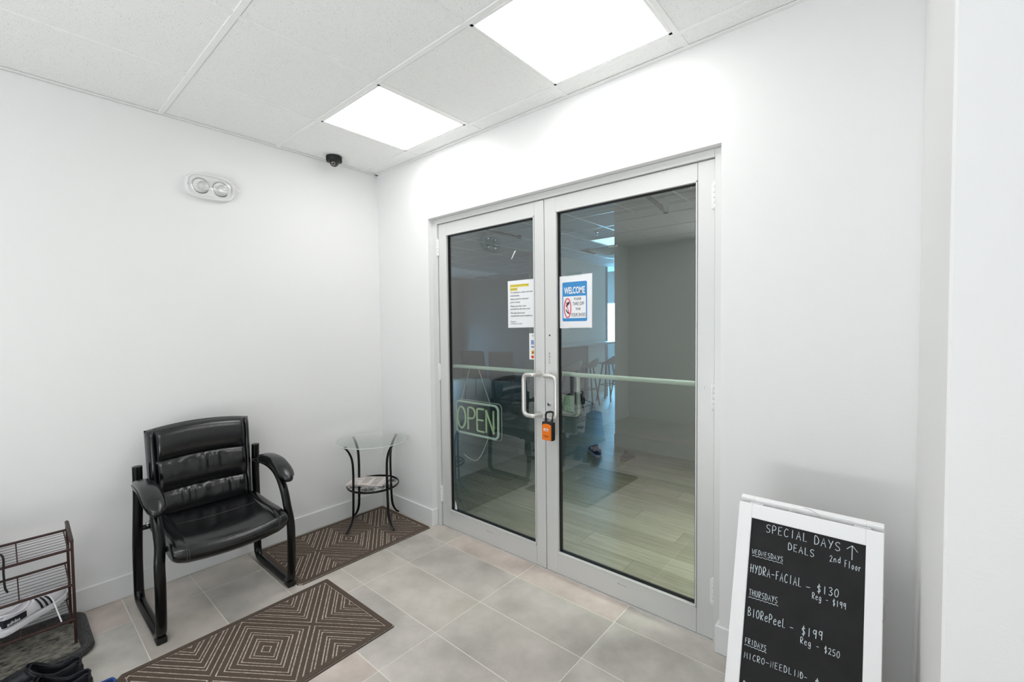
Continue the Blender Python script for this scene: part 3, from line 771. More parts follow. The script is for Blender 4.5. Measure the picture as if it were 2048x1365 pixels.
door_mat('door_mat', 'brown ribbed diamond-pattern mat in the corner beneath the glass side table', .036, .628, -.943, -.030, -.487)
door_mat('door_mat', 'brown ribbed diamond-pattern mat lying free on the tiles in front of the black chair', .684, 1.312, -1.705, -.800, -1.247, radians(1.0))

# ------------------------------------------------------------ emergency light on left wall
t = thing('emergency_light', 'white twin-head emergency light with clear cover high on the left wall', 'emergency light', (0, -1.128, 2.24))
def obl(cy, cz, hw, hh, x, p=3.2, n=40):
    R = []
    for k in range(n):
        a = 2*pi*k/n; R.append(Vector((x, cy+hw*abs(cos(a))**(2/p)*sgn(cos(a)), cz+hh*abs(sin(a))**(2/p)*sgn(sin(a)))))
    return R
cy, cz = -1.128, 2.238
m = MB(); m.loft([obl(cy, cz, .120, .070, .0), obl(cy, cz, .122, .072, .006), obl(cy, cz, .122, .072, .022), obl(cy, cz, .116, .066, .028)]); m.build('housing', MT['trim'], t, angle=50)
for s in (-1, 1):
    m = MB(); yc = cy+s*.050
    m.lathe([(.045, .027), (.046, .029), (.042, .031), (.030, .024), (.026, .024)], (0, yc, cz), 28, 'x'); m.build('reflector', MT['chrome'], t)
    m = MB(); m.lathe([(.016, .028), (.026, .033), (.029, .045), (.027, .052), (.025, .050), (.012, .046)], (0, yc+.008, cz-.004), 24, 'x'); hd = m.build('lamp_head', MT['alu'], t)
    m = MB(); m.lathe([(.024, .0505), (.018, .0535), (.005, .055)], (0, yc+.008, cz-.004), 24, 'x'); m.build('lamp_lens', MT['lens'], hd)
m = MB(); m.loft([obl(cy, cz, .116, .066, .026), obl(cy, cz, .114, .064, .058), obl(cy, cz, .104, .054, .070), obl(cy, cz, .075, .032, .073)]); m.build('clear_cover', MT['lens'], t, angle=50)
m = MB(); m.loft([obl(cy, cz, .119, .069, .024), obl(cy, cz, .119, .069, .034), obl(cy, cz, .112, .062, .034), obl(cy, cz, .112, .062, .024)]); m.build('cover_rim', MT['trim'], t, angle=50)
for yy in (cy-.113, cy+.113): m = MB(); m.lathe([(.004, .03), (.004, .038), (.002, .04)], (0, yy, cz-.004), 10, 'x'); m.build('screw', MT['chrome'], t)
# ------------------------------------------------------------ dome camera
dx, dy = .118, -.412
t = thing('dome_camera', 'small black dome security camera on the ceiling by the left wall', 'camera', (dx, dy, H))
m = MB(); m.lathe([(.050, H), (.052, H-.002), (.052, H-.030), (.050, H-.034), (.036, H-.036), (.034, H-.030)], (dx, dy, 0), 32); m.build('mount_ring', MT['blackm'], t)
m = MB(); m.lathe([(.038*cos(a), H-.032-.040*sin(a)) for a in [i*pi/2/8 for i in range(8)]]+[(.001, H-.072)], (dx, dy, 0), 28); m.build('clear_dome', MT['lens'], t)
m = MB(); m.bm.verts.ensure_lookup_table()
bmesh.ops.create_uvsphere(m.bm, u_segments=20, v_segments=12, radius=.030, matrix=Matrix.Translation((dx, dy, H-.038)))
m.build('eyeball', MT['black'], t, angle=60)
d_ = (Vector((1.6, -1.6, 1.3))-Vector((dx, dy, H-.038))).normalized(); p0 = Vector((dx, dy, H-.038))
m = MB(); m.cyl(p0+d_*.022, p0+d_*.0325, .012, 16); m.build('lens_barrel', MT['chrome'], t)
m = MB(); m.cyl(p0+d_*.0325, p0+d_*.0332, .009, 16); m.build('lens', MT['gasket'], t)

# ------------------------------------------------------------ shoe rack and boot tray
t = thing('boot_tray', 'dusty black rubber boot tray with raised rim beneath the shoe rack', 'tray', (.24, -2.2, 0))
ox0, ox1, oy0, oy1, rr = .016, .445, -2.72, -1.728, .085
def rr2(x0, x1, y0, y1, r, z, n=8): return [Vector((x, y, z)) for x, y in rrect(x0, x1, y0, y1, r, n)]
m = MB(); m.loft([rr2(ox0+.012, ox1-.012, oy0+.012, oy1-.012, rr-.01, .001), rr2(ox0, ox1, oy0, oy1, rr, .012), rr2(ox0+.004, ox1-.004, oy0+.004, oy1-.004, rr, .030), rr2(ox0+.014, ox1-.014, oy0+.014, oy1-.014, rr-.01, .033),
               rr2(ox0+.034, ox1-.034, oy0+.034, oy1-.034, rr-.03, .030), rr2(ox0+.046, ox1-.046, oy0+.046, oy1-.046, rr-.04, .012), rr2(ox0+.05, ox1-.05, oy0+.05, oy1-.05, rr-.045, .010)])
m.build('rim', MT['tray_rim'], t, angle=50)
m = MB(); m.prism([(v.x, v.y) for v in rr2(ox0+.044, ox1-.044, oy0+.044, oy1-.044, rr-.04, 0)], .009, .0125); m.build('tray_bed', MT['tray'], t)
t = thing('shoe_rack', 'dark bronze wire shoe rack with sloping shelves against the left wall', 'rack', (.2, -2.18, .012))
Y0, Y1 = -2.585, -1.783
for y in (Y1, Y0):
    m = MB(); m.tube(fillet([(.100, y, .0125), (.100, y, .507), (.302, y, .470), (.302, y, .0125)], .006, 2), .0072, 4, up=(.7, .7, 0)); m.build('end_frame', MT['bronze'], t, angle=20)
for k, (zb_, zf) in enumerate(((.466, .438), (.309, .277), (.134, .120))):
    rl = thing  # noqa
    m = MB(); m.tube([(.100, Y0, zb_), (.100, Y1, zb_)], .0058, 8); sh = m.build('shelf', MT['bronze'], t)
    m = MB(); m.tube([(.302, Y0, zf), (.302, Y1, zf)], .0062, 8); m.build('front_rail', MT['bronze'], sh)
    m = MB()
    for i in range(1, 8):
        q = i/8; m.tube([(.100+.202*q, Y0, zb_+(zf-zb_)*q), (.100+.202*q, Y1, zb_+(zf-zb_)*q)], .0011, 5)
    w = m.build('shelf_wires', MT['bronze'], sh)
    for y in (-1.795, -1.945, -2.18, -2.42, -2.57):
        m = MB(); m.tube([(.100, y, zb_-.002), (.302, y, zf-.002)], .0026, 6); m.build('cross_wire', MT['bronze'], sh)

# shoes ---------------------------------------------------------------
def interp(tab, x):
    for (a, va), (b, vb) in zip(tab, tab[1:]):
        if a <= x <= b: return va+(vb-va)*(x-a)/(b-a)
    return tab[-1][1]
WT = [(0, .16), (.012, .38), (.04, .56), (.09, .68), (.18, .74), (.35, .76), (.5, .86), (.64, .99), (.76, 1.0), (.86, .92), (.93, .76), (.975, .50), (1, .18)]
def xf(heel, toe, tilt=0, roll=0):
    h = Vector(heel); d = Vector(toe)-h; ang = math.atan2(d.y, d.x); el = math.atan2(d.z, Vector((d.x, d.y)).length)
    return Matrix.Translation(h) @ Matrix.Rotation(ang, 4, 'Z') @ Matrix.Rotation(-el, 4, 'Y') @ Matrix.Rotation(roll, 4, 'X'), d.length
def outline(L, Wd, k=1.0, n=40, grow=0):
    U = [.5-.5*cos(pi*i/n) for i in range(n+1)]
    top = [(L*u, Wd/2*interp(WT, u)*k+grow) for u in U]; return top+[(x, -y) for x, y in reversed(top)]
def shoe_upper(L, Wd, mtx, zsole, Ht, Co, open0, open1, wallf=.10, n=44, ins=.012):
    """closed height table Ht, collar table Co (heights above sole), opening open0..open1"""
    rings = []
    for i in range(n+1):
        u = .5-.5*cos(pi*i/n); w = Wd/2*interp(WT, u)*.97; x = L*u
        h = interp(Ht, u); ring = []
        if open0 < u < open1:
            c = interp(Co, u); ow = max(.008, w*.80)
            q = min(1, (u-open0)/.05, (open1-u)/.05); q = max(0, q)
            lean = (.93, 1.0, .98, .90, .80)
            outer = [(w*a, c*b) for a, b in ((.97, 0), (1.0, .2), (1.0, .42), (.95, .66), (.88, .85), (.83, .96))]
            rim = [(w*.79, c*1.0), (w*.74, c*.97), (w*.70, c*.90)]
            inner = [(w*.68, c-(c-ins)*.35*q), (w*.66, c-(c-ins)*.75*q), (w*.60, c-(c-ins)*q), (w*.3, c-(c-ins)*q), (0, c-(c-ins)*q)]
            half = outer+rim+inner
        else:
            half = []
            N = 14
            for k in range(N):
                a = (k/(N-1))*pi/2; half.append((w*abs(cos(a))**.62, h*abs(sin(a))**.72))
        ring = [Vector((x, y, zsole+z)) for y, z in half]+[Vector((x, -y, zsole+z)) for y, z in reversed(half[:-1])]
        rings.append([mtx @ v for v in ring])
    m = MB(); m.loft(rings, close=True, cap=True); return m, rings
def sole(L, Wd, mtx, z, toe=.0, grow=.004, f=None):
    m = MB(); O = outline(L+.004, Wd, 1, 30, grow)
    ringz = []
    for zz, g in ((0, .93), (.003, 1), (z-.002, 1), (z, .97)):
        ringz.append([mtx @ Vector((x, y*g, zz+(toe*max(0, x/L-.7)**2))) for x, y in O])
    m.loft(ringz); return m
def sneaker(name, label, heel, toe, Wd=.098, up='white_leather', so='white_rub', stripe='navy', heelm='navy', group=None, brand=False, side=-1):
    M_, L = xf(heel, toe)
    t = thing(name, label, 'shoe', heel, group)
    sole(L, Wd, M_, .026, .10).build('sole', MT[so], t)
    Ht = [(0, .045), (.05, .052), (.40, .074), (.47, .071), (.60, .057), (.75, .044), (.88, .037), (.96, .030), (1, .012)]
    Co = [(0, .054), (.06, .058), (.15, .048), (.28, .042), (.40, .052), (.47, .066)]
    m, R = shoe_upper(L, Wd, M_, .024, Ht, Co, .035, .43); upm = m.build('upper', MT[up], t, angle=60, subdiv=1)
    # padded collar roll, tongue, laces, stripes, heel patch
    m = MB(); col = []
    for i in range(30):
        a = 2*pi*i/30; u = .235+.195*cos(a); w = Wd/2*interp(WT, max(.03, u))*.76*min(1, abs(sin(a))**.6+.0)
        col.append(M_ @ Vector((L*u, (1 if sin(a) > 0 else -1)*w, .024+interp(Co, min(.43, max(.0, u)))+.002)))
    m.tube(col, .0048, 6, closed=True); m.build('collar', MT[up], t)
    V = MB(); n = 8
    grid(V, lambda u, v: M_ @ Vector((L*(.36+.22*v), u*.022*(1.15-.3*v), .024+.082-.036*v**1.1+(.012 if v < .12 else 0)-.006*u*u)), 6, n)
    tg = V.build('tongue', MT[up], t)
    for k in range(5):
        u = .46+.045*k; h = interp(Ht, u)+.031
        m = MB(); m.tube([M_ @ Vector((L*(u+.02*s_), s_*.024, h-.008*abs(s_))) for s_ in (-1, -.5, 0, .5, 1)], .0027, 5)
        m.build('lace', MT['white_rub'] if up == 'white_leather' else MT['blackm'], t)
    def band(u0, u1, f0, f1, nm, mm, sd, thick=.0022, slant=.0):
        m = MB()
        def P(a, v):
            u = u0+(u1-u0)*a-slant*(v-.5); w = Wd/2*interp(WT, u)*.985; hh = interp(Ht, u) if u > .43 else interp(Co, u)
            f = f0+(f1-f0)*v
            an = f*pi/2; y = w*abs(cos(an))**.62*.985+thick if u > .43 else w*(1.0 if f < .45 else 1-.30*(f-.45))+thick
            z = hh*(abs(sin(an))**.72 if u > .43 else f)
            return M_ @ Vector((L*u, sd*y, .024+z+.0006))
        grid(m, lambda a, v: P((a+1)/2, v), 6, 8); return m.build(nm, MT[mm], t)
    if stripe:
        for k in range(3):
            band(.47+.068*k, .502+.068*k, .03, .62, 'stripe', stripe, side, thick=.003, slant=.06)
            band(.47+.068*k, .502+.068*k, .03, .62, 'stripe', stripe, -side, thick=.003, slant=.06)
    if heelm:
        m = MB()
        def HP(a, v):
            aa = a*1.35; u = .004+.30*abs(a)**1.5; w = Wd/2*interp(WT, u)*.985
            return M_ @ Vector((L*u-.0022*(1-abs(a)), (1 if a > 0 else -1)*(w+.0016)*min(1, abs(a)*6), .024+(.012+.036*v*(1-.25*abs(a)))))
        grid(m, lambda a, v: HP(a, v), 20, 4); hp = m.build('heel_patch', MT[heelm], t)
        if brand:
            # word on the outer side of the heel
            Mt = M_ @ Matrix(((-side*0+1 if side < 0 else -1, 0, 0, L*.13), (0, 0, side, 0), (0, 1, 0, 0), (0, 0, 0, 1)))
            Mt = M_ @ Matrix.Translation((L*.115, side*(Wd/2*.725+.0046), .024+.019)) @ Matrix.Rotation(side*.13, 4, 'Z') @ (Matrix(((1, 0, 0, 0), (0, 0, -1, 0), (0, 1, 0, 0), (0, 0, 0, 1))) if side < 0 else Matrix(((-1, 0, 0, 0), (0, 0, 1, 0), (0, 1, 0, 0), (0, 0, 0, 1))))
            text('lettering', 'adidas', .019, MT['white_rub'], hp, Mt, width=.045, bold=.0004)
    return t
s1 = sneaker('sneaker', 'white sneaker with three dark side stripes on the bottom shelf, at the rack\'s right post', (.235, -2.010, .126), (.052, -1.800, .134), Wd=.09, group='shoes on the rack', brand=True, side=-1)
s2 = sneaker('sneaker', 'white sneaker with three dark side stripes cut by the left edge of the photo', (.262, -2.140, .126), (.085, -1.965, .134), Wd=.088, group='shoes on the rack', brand=True, side=-1)
m = MB(); m.tube(smooth_path([(.175, -1.86, .225), (.24, -1.845, .21), (.275, -1.835, .17), (.300, -1.825, .128)], 5), .0028, 6); o_ = m.build('lace', MT['white_rub'], s1); o_['label'] = 'loose lace end hanging over the rail'
sneaker('sneaker', 'black sneaker with a hanging lace on the top shelf of the rack', (.285, -2.07, .446), (.055, -2.045, .470), up='blackm', so='white_rub', stripe='white_rub', heelm='blackm', group='shoes on the rack')
m = MB(); m.tube(smooth_path([(.26, -2.02, .50), (.305, -1.985, .49), (.312, -1.984, .42), (.312, -1.982, .36), (.312, -1.975, .335)], 5), .0036, 6); m.build('lace', MT['blackm'], bpy.data.objects['sneaker.002'])
sneaker('sneaker', 'white sneaker in the middle of the bottom shelf, beyond the photo edge', (.25, -2.33, .126), (.05, -2.25, .134), up='white_leather', group='shoes on the rack')
sneaker('sneaker', 'white sneaker at the far end of the bottom shelf', (.25, -2.47, .126), (.05, -2.41, .134), up='white_leather', group='shoes on the rack')
sneaker('sneaker', 'black sneaker on the middle shelf of the rack', (.28, -2.25, .286), (.06, -2.22, .31), up='blackm', so='white_rub', stripe=None, heelm=None, group='shoes on the rack')
t = thing('backpack', 'black cloth backpack slumped on the far end of the top shelf', 'bag', (.2, -2.38, .46))
R = []
for i in range(9):
    u = i/8; z = .462+.135*u; k = (1-abs(2*u-.8)**3*.35)
    R.append([Vector((.19+.10*k*abs(cos(a))**.7*sgn(cos(a)), -2.37+.17*k*abs(sin(a))**.7*sgn(sin(a))*(1-.25*u), z+.014*sin(3*a))) for a in [2*pi*q/20 for q in range(20)]])
m = MB(); m.loft(R); m.build('bag_body', MT['blackm'], t, angle=70, subdiv=1)
m = MB(); m.tube(smooth_path([(.24, -2.30, .58), (.27, -2.34, .625), (.27, -2.42, .62), (.25, -2.46, .57)], 5), .008, 8, flat=(.4, 1.4)); m.build('strap', MT['blackm'], t)
t = thing('tote_bag', 'blue cloth bag standing beside the far end of the rack', 'bag', (.22, -2.75, 0))
R = []
for i in range(8):
    u = i/7; z = .002+.30*u
    R.append([Vector((.22+(.10-.03*u)*abs(cos(a))**.6*sgn(cos(a)), -2.78+(.13-.01*u)*abs(sin(a))**.6*sgn(sin(a)), z+.01*sin(2*a)*u)) for a in [2*pi*q/20 for q in range(20)]])
m = MB(); m.loft(R); m.build('bag_body', MT['bluecloth'], t, angle=70)
m = MB(); m.tube(smooth_path([(.20, -2.72, .30), (.20, -2.73, .40), (.20, -2.82, .40), (.20, -2.84, .30)], 5), .006, 6); m.build('handle', MT['bluecloth'], t)

def clog(label, heel, toe, mm, inner, Wd=.095):
    M_, L = xf(heel, toe)
    t = thing('clog', label, 'shoe', heel, 'foam clogs on the floor by the tray')
    sole(L, Wd, M_, .022, .12, .004).build('sole', MT[mm], t)
    Ht = [(0, .03), (.40, .085), (.47, .090), (.55, .088), (.70, .074), (.82, .060), (.92, .045), (.97, .032), (1, .012)]
    Co = [(0, .050), (.06, .058), (.14, .050), (.26, .040), (.38, .052), (.47, .072), (.54, .090)]
    m, R = shoe_upper(L, Wd, M_, .020, Ht, Co, .03, .52, ins=.008); m.build('upper', MT[mm], t, angle=60, subdiv=1)
    m = MB(); m.prism([(x*.46+.022, y*.62) for x, y in outline(L, Wd, 1, 24)], .0285, .0305, f=lambda x, y, z: M_ @ Vector((x, y, z))); m.build('footbed', MT[inner], t)
    m = MB(); col = []
    for i in range(36):
        a = 2*pi*i/36; u = .275+.25*cos(a); uu = max(.03, u)
        w = Wd/2*interp(WT, uu)*.80*min(1, abs(sin(a))**.55)
        col.append(M_ @ Vector((L*u, (1 if sin(a) > 0 else -1)*w, .021+interp(Co, min(.52, max(0, u)))+.001)))
    m.tube(col, .0042, 6, closed=True); m.build('rim', MT[mm], t)
    # heel strap lying forward over the vamp
    m = MB(); P = []
    for i in range(17):
        a = pi*i/16; P.append(M_ @ Vector((L*(.36+.20*sin(a)), Wd/2*.90*cos(a), .058+.052*sin(a))))
    m.tube(P, .0065, 8, flat=(1.25, .45), up=M_.to_3x3() @ Vector((0, 0, 1))); st_ = m.build('heel_strap', MT[mm], t)
    for s_ in (-1, 1): m = MB(); m.tube([P[0 if s_ > 0 else -1]-(M_.to_3x3() @ Vector((0, s_*.004, 0))), P[0 if s_ > 0 else -1]+(M_.to_3x3() @ Vector((0, s_*.004, 0)))], .008, 12); m.build('rivet', MT[mm], st_)
    m = MB()
    for u, y_ in ((.66, -.02), (.66, .02), (.74, -.03), (.74, 0), (.74, .03), (.82, -.018), (.82, .018), (.60, -.034), (.60, .034)):
        w = Wd/2*interp(WT, u); h = interp(Ht, u); k = min(.95, abs(y_)/w); z = h*(1-k**3.0)**.55
        m.lathe([(.0045, -.006), (.0045, .0016), (.001, .0017)], (0, 0, 0), 10)
        vs = m.bm.verts[:] if False else None
        m.bm.verts.ensure_lookup_table(); new = m.bm.verts[-30:]
        bmesh.ops.transform(m.bm, matrix=M_ @ Matrix.Translation((L*u, y_, .020+z)), verts=new)
    m.build('vent_hole', MT['gasket'], t)
    return t
clog('black foam clog nearest the boot tray, its toe on the tray side', (.580, -1.785, 0.0), (.500, -2.060, 0), 'clog', 'clog_in')
clog('black foam clog in the middle, between its twin and the blue clog', (.700, -1.770, 0.0), (.615, -2.045, 0), 'clog', 'clog_in')
clog('blue foam clog cut by the bottom edge of the photo, beside the door mat', (.836, -1.715, 0.0), (.735, -1.985, 0), 'blue', 'blue')

# ------------------------------------------------------------ A-frame chalkboard
SX = 2.671; SW = .381
e_ = Vector((0, -.173, -.531)).normalized(); n_ = Vector((0, -.531, .173)).normalized()  # down the board, outward
def BP(u, v, d=0): return Vector((SX+u, -.33, .80))+e_*(-v)+n_*d   # v negative downwards
t = thing('sandwich_board', 'white framed A-frame chalkboard with handwritten special deals leaning by the door wall', 'chalkboard sign', (2.86, -.4, 0))
BL = .80/(.531/sqrt(.173**2+.531**2))
def bar(u0, u1, v0, v1, d0, d1, name, m_, par=None, bev=.0015):
    m = MB(); vs = m.box(u0, u1, d0, d1, v0, v1, bev)
    for v in m.bm.verts: v.co = BP(v.co.x, v.co.z, v.co.y)
    return m.build(name, m_, par or t)
bar(0, .0405, -BL+.004, 0, -.018, 0, 'stile', MT['white']); bar(SW-.0405, SW, -BL+.004, 0, -.018, 0, 'stile', MT['white'])
bar(.0405, SW-.0405, -.0455, 0, -.018, 0, 'top_rail', MT['white']); bar(.0405, SW-.0405, -.80, -.745, -.018, 0, 'bottom_rail', MT['white'])
cb = bar(.039, SW-.039, -.747, -.044, -.012, -.006, 'chalkboard', MT['chalkboard'], bev=0)
# rear panel
def RP(u, v, d=0): return Vector((SX+u, -.300, .812))+Vector((0, .22, -.80)).normalized()*(-v)+Vector((0, .80, .22)).normalized()*d
for q, nm in (((0, .0405, -.826, 0), 'rear_stile'), ((SW-.0405, SW, -.826, 0), 'rear_stile'), ((.0405, SW-.0405, -.05, 0), 'rear_rail'), ((.0405, SW-.0405, -.80, -.745), 'rear_rail')):
    m = MB(); m.box(q[0], q[1], -.009, .009, q[2], q[3], .0015)
    for v in m.bm.verts: v.co = RP(v.co.x, v.co.z, v.co.y)
    m.build(nm, MT['white'], t)
m = MB(); m.box(.04, SW-.04, -.002, .002, -.745, -.05)
for v in m.bm.verts: v.co = RP(v.co.x, v.co.z, v.co.y)
m.build('rear_chalkboard', MT['chalkboard'], t)
m = MB(); m.tube(smooth_path([BP(.1438, 0, -.004), BP(.165, .015, -.004), BP(.190, .0215, -.004), BP(.215, .015, -.004), BP(.2354, 0, -.004)], 6), .0009, 5); m.build('carry_wire', MT['steel'], t)
m = MB(); m.tube(smooth_path([BP(SW-.002, -.172, -.010), BP(SW+.006, -.178, -.012), BP(SW+.004, -.20, -.014), BP(SW+.005, -.222, -.02), BP(SW-.001, -.240, -.02)], 5), .0012, 5)
m.lathe([(.004, 0), (.004, .006)], tuple(BP(SW-.004, -.172, -.010)), 8, 'x'); m.build('side_chain', MT['steel'], t)
for u in (.05, SW-.05): m = MB(); m.cyl(BP(u-.02, .002, -.020), BP(u+.02, .002, -.020), .004, 10); m.build('hinge', MT['chrome'], t)
# handwriting: single-stroke letters drawn as chalk lines
G = {
 'S': [[(.9, .88), (.55, 1), (.15, .82), (.3, .55), (.75, .42), (.85, .15), (.45, 0), (.08, .12)]], 'P': [[(.15, 0), (.15, 1), (.7, .95), (.85, .72), (.6, .5), (.15, .45)]],
 'E': [[(.85, 1), (.15, 1), (.15, 0), (.85, .02)], [(.15, .52), (.7, .54)]], 'C': [[(.9, .85), (.5, 1), (.12, .6), (.2, .15), (.55, 0), (.9, .15)]], 'I': [[(.5, 1), (.5, 0)]],
 'A': [[(.05, 0), (.5, 1), (.92, 0)], [(.22, .38), (.78, .38)]], 'L': [[(.2, 1), (.2, 0), (.85, .03)]], 'D': [[(.15, 0), (.15, 1), (.6, .92), (.9, .55), (.7, .12), (.1, 0)]],
 'Y': [[(.08, 1), (.5, .5)], [(.92, 1), (.35, 0)]], 'W': [[(.0, 1), (.25, 0), (.5, .7), (.75, 0), (1, 1)]], 'N': [[(.12, 0), (.15, 1), (.8, 0), (.85, 1)]], 'H': [[(.12, 1), (.12, 0)], [(.85, 1), (.85, 0)], [(-.1, .5), (1, .55)]],
 'R': [[(.15, 0), (.15, 1), (.7, .95), (.82, .72), (.55, .5), (.15, .48), (.85, 0)]], 'F': [[(.2, 0), (.2, 1), (.9, 1)], [(.05, .5), (.7, .55)]], 'T': [[(0, 1), (1, 1)], [(.5, 1), (.5, 0)]],
 'U': [[(.12, 1), (.15, .2), (.5, 0), (.82, .2), (.85, 1)]], 'B': [[(.15, 0), (.15, 1), (.65, .95), (.75, .72), (.2, .52), (.8, .42), (.85, .15), (.15, 0)]], 'O': [[(.5, 1), (.12, .7), (.12, .25), (.5, 0), (.88, .3), (.85, .75), (.5, 1)]],
 'M': [[(.05, 0), (.15, 1), (.5, .3), (.85, 1), (.97, 0)]], '-': [[(.1, .45), (.9, .47)]], '$': [[(.85, .82), (.4, .88), (.2, .65), (.75, .42), (.7, .15), (.15, .12)], [(.5, 1.15), (.5, -.12)]],
 '1': [[(.5, 1), (.5, 0)]], '3': [[(.15, .9), (.6, 1), (.8, .75), (.4, .53), (.85, .3), (.6, 0), (.1, .08)]], '0': [[(.5, 1), (.12, .65), (.2, .1), (.6, 0), (.9, .45), (.75, .9), (.5, 1)]],
 '9': [[(.8, .75), (.5, 1), (.15, .75), (.4, .5), (.8, .7), (.82, 1)], [(.82, .8), (.75, 0)]], '2': [[(.1, .8), (.45, 1), (.8, .75), (.3, .2), (.15, .0), (.45, .12), (.95, .02)]], '5': [[(.85, 1), (.25, .97), (.2, .58), (.7, .55), (.8, .2), (.4, 0), (.1, .1)]],
 'e': [[(.15, .35), (.8, .42), (.6, .65), (.2, .5), (.2, .1), (.6, 0), (.9, .15)]], 'g': [[(.75, .6), (.4, .68), (.15, .35), (.4, .05), (.75, .3), (.78, .6), (.75, -.2), (.4, -.35), (.1, -.2)]],
 'n': [[(.15, .6), (.15, 0)], [(.15, .4), (.5, .62), (.75, .4), (.8, 0)]], 'd': [[(.75, .45), (.4, .6), (.15, .3), (.4, 0), (.75, .2)], [(.8, 1), (.8, 0)]], 'l': [[(.5, 1), (.5, 0)]], 'o': [[(.5, .6), (.2, .35), (.4, 0), (.8, .25), (.7, .55), (.5, .6)]],
 'r': [[(.2, .6), (.2, 0)], [(.2, .35), (.5, .6), (.8, .5)]], 'f': [[(.95, 1.2), (.55, 1.28), (.45, .9), (.45, -.15)], [(.1, .6), (.85, .7)]], '^': [[(.5, 0), (.5, 1)], [(0, .68), (.5, 1), (1, .62)]], ' ': [], '~': [[(k/8, .3+.5*(k % 2)) for k in range(9)]],
}
def write(s, u0, v0, u1, v1, h, r=.00100, gap=.22, name='chalk_writing'):
    m = MB(); n = len(s); wid = (u1-u0)/n
    for i, ch in enumerate(s):
        jit = random.uniform(-.02, .02)
        for st_ in G[ch]:
            P = []
            for x, y in st_:
                uu = u0+wid*(i+gap/2+x*(1-gap)); vv = v0+(v1-v0)*((uu-u0)/(u1-u0))+h*(y+jit)
                P.append(BP(uu, vv, -.0052))
            if len(P) > 3 and ch not in 'ENHFTMWAL~': P = smooth_path(P, 4)
            m.tube(P, r, 4, flat=(1, 1), cap=True)
    return m.build(name, MT['chalk'], cb)
def wavy(u0, v0, u1, v1, n=7):
    m = MB(); P = [BP(u0+(u1-u0)*k/60, v0+(v1-v0)*k/60+.0022*abs(sin(pi*n*k/60))-.001, -.0052) for k in range(61)]
    m.tube(P, .0008, 4); m.build('wavy_underline', MT['chalk'], cb)
write('SPECIAL', .082, -.0797, .200, -.0775, .0245); write('DAYS', .213, -.078, .283, -.081, .0245)
write('DEALS', .146, -.1155, .219, -.1163, .0205, .0010); write('^', .296, -.0958, .322, -.0958, .040, .0010, 0)
write('2nd', .2545, -.1165, .284, -.113, .0175, .0008); write('Floor', .291, -.1205, .332, -.1215, .0195, .0008)
write('WEDNESDAYS', .0478, -.1570, .1375, -.1555, .0145, .0008); wavy(.050, -.1630, .1371, -.1610)
write('HYDRA-FACIAL', .046, -.2150, .190, -.2125, .0250); write('-', .198, -.2165, .214, -.2165, .022, .0010); write('$130', .226, -.2130, .283, -.2080, .0215, .0010)
write('Reg - $199', .216, -.2335, .300, -.2350, .0165, .0008)
write('THURSDAYS', .0475, -.2845, .1295, -.2810, .0180, .0008); wavy(.048, -.2905, .131, -.2870)
write('BIORePeeL', .048, -.3455, .155, -.3420, .0245); write('-', .163, -.3440, .176, -.3440, .022, .0010); write('$199', .193, -.3435, .249, -.3370, .0230, .0010)
write('Reg - $250', .192, -.3665, .290, -.3670, .0165, .0008)
write('FRIDAYS', .0465, -.4255, .108, -.4250, .0150, .0008); wavy(.047, -.4310, .108, -.4300, 6)
write('MICRO-NEEDLIN', .047, -.4685, .202, -.4580, .0170, .0008); write('D-', .196, -.4585, .216, -.4585, .016, .0008); write('$', .232, -.4620, .246, -.4620, .0180, .0010)
write('DEAL', .049, -.5510, .105, -.5500, .0180, .0010)

# ------------------------------------------------------------ rooms behind the glass
IX0, IX1, IY1 = -6.0, 3.6, 8.0
b = MB(); b.box(IX0, IX1, .10, IY1, -.05, -.0016); FL2 = struct(b.build('floor', MT['subfloor'], loc=(0, 0, 0))); FL2['org'] = [0, 0, 0]
wm = [mat('grey_oak_%d' % i, srgb(*a), .42, color2=srgb(*c), vscale=4+i, var=.2, stretch=(.45, 8, 1), bump=.05, bscale=20) for i, (a, c) in enumerate((((190, 184, 166), (150, 144, 126)), ((180, 174, 156), (140, 134, 116)), ((198, 192, 174), (162, 155, 138))))]
PW, PL = .182, 1.22; pc = {}
j = 0; y = .10
while y < 4.6:
    off = (.37*j) % PL; x = -2.6-off
    while x < IX1:
        x0, x1 = max(x, -2.6), min(x+PL, IX1)
        if x1-x0 > .05:
            k = random.randrange(3); key = (round(x1-x0, 2), k)
            if key not in pc: pc[key] = tile_mesh(x1-x0-.0025, PW-.0025, .008, wm[k], .0006, 'plank')
            o = bpy.data.objects.new('plank', pc[key]); COL.objects.link(o); o.parent = FL2; o.location = ((x0+x1)/2, y+PW/2, 0)
        x += PL
    y += PW; j += 1
m = MB(); m.box(IX0, IX1, y, IY1, -.008, -.0005); m.box(IX0, -2.6, .12, y, -.008, -.0005); stuff(m.build('far_planks', wm[0], FL2))
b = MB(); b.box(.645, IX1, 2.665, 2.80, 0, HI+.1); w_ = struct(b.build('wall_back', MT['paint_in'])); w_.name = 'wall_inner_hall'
struct(baseboard('baseboard_hall', [(.637, IX1, 2.657, 2.664)])); bpy.data.objects['baseboard_hall'].data.materials[0] = MT['paint_in']
bpy.data.objects['baseboard_hall'].scale = (1, 1, 1.25)
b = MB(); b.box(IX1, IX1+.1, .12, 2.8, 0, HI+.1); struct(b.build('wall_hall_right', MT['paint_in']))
b = MB(); b.box(-1.66, -1.56, 4.0, 6.5, 0, HI+.1); struct(b.build('wall_bar', MT['paint_in']))
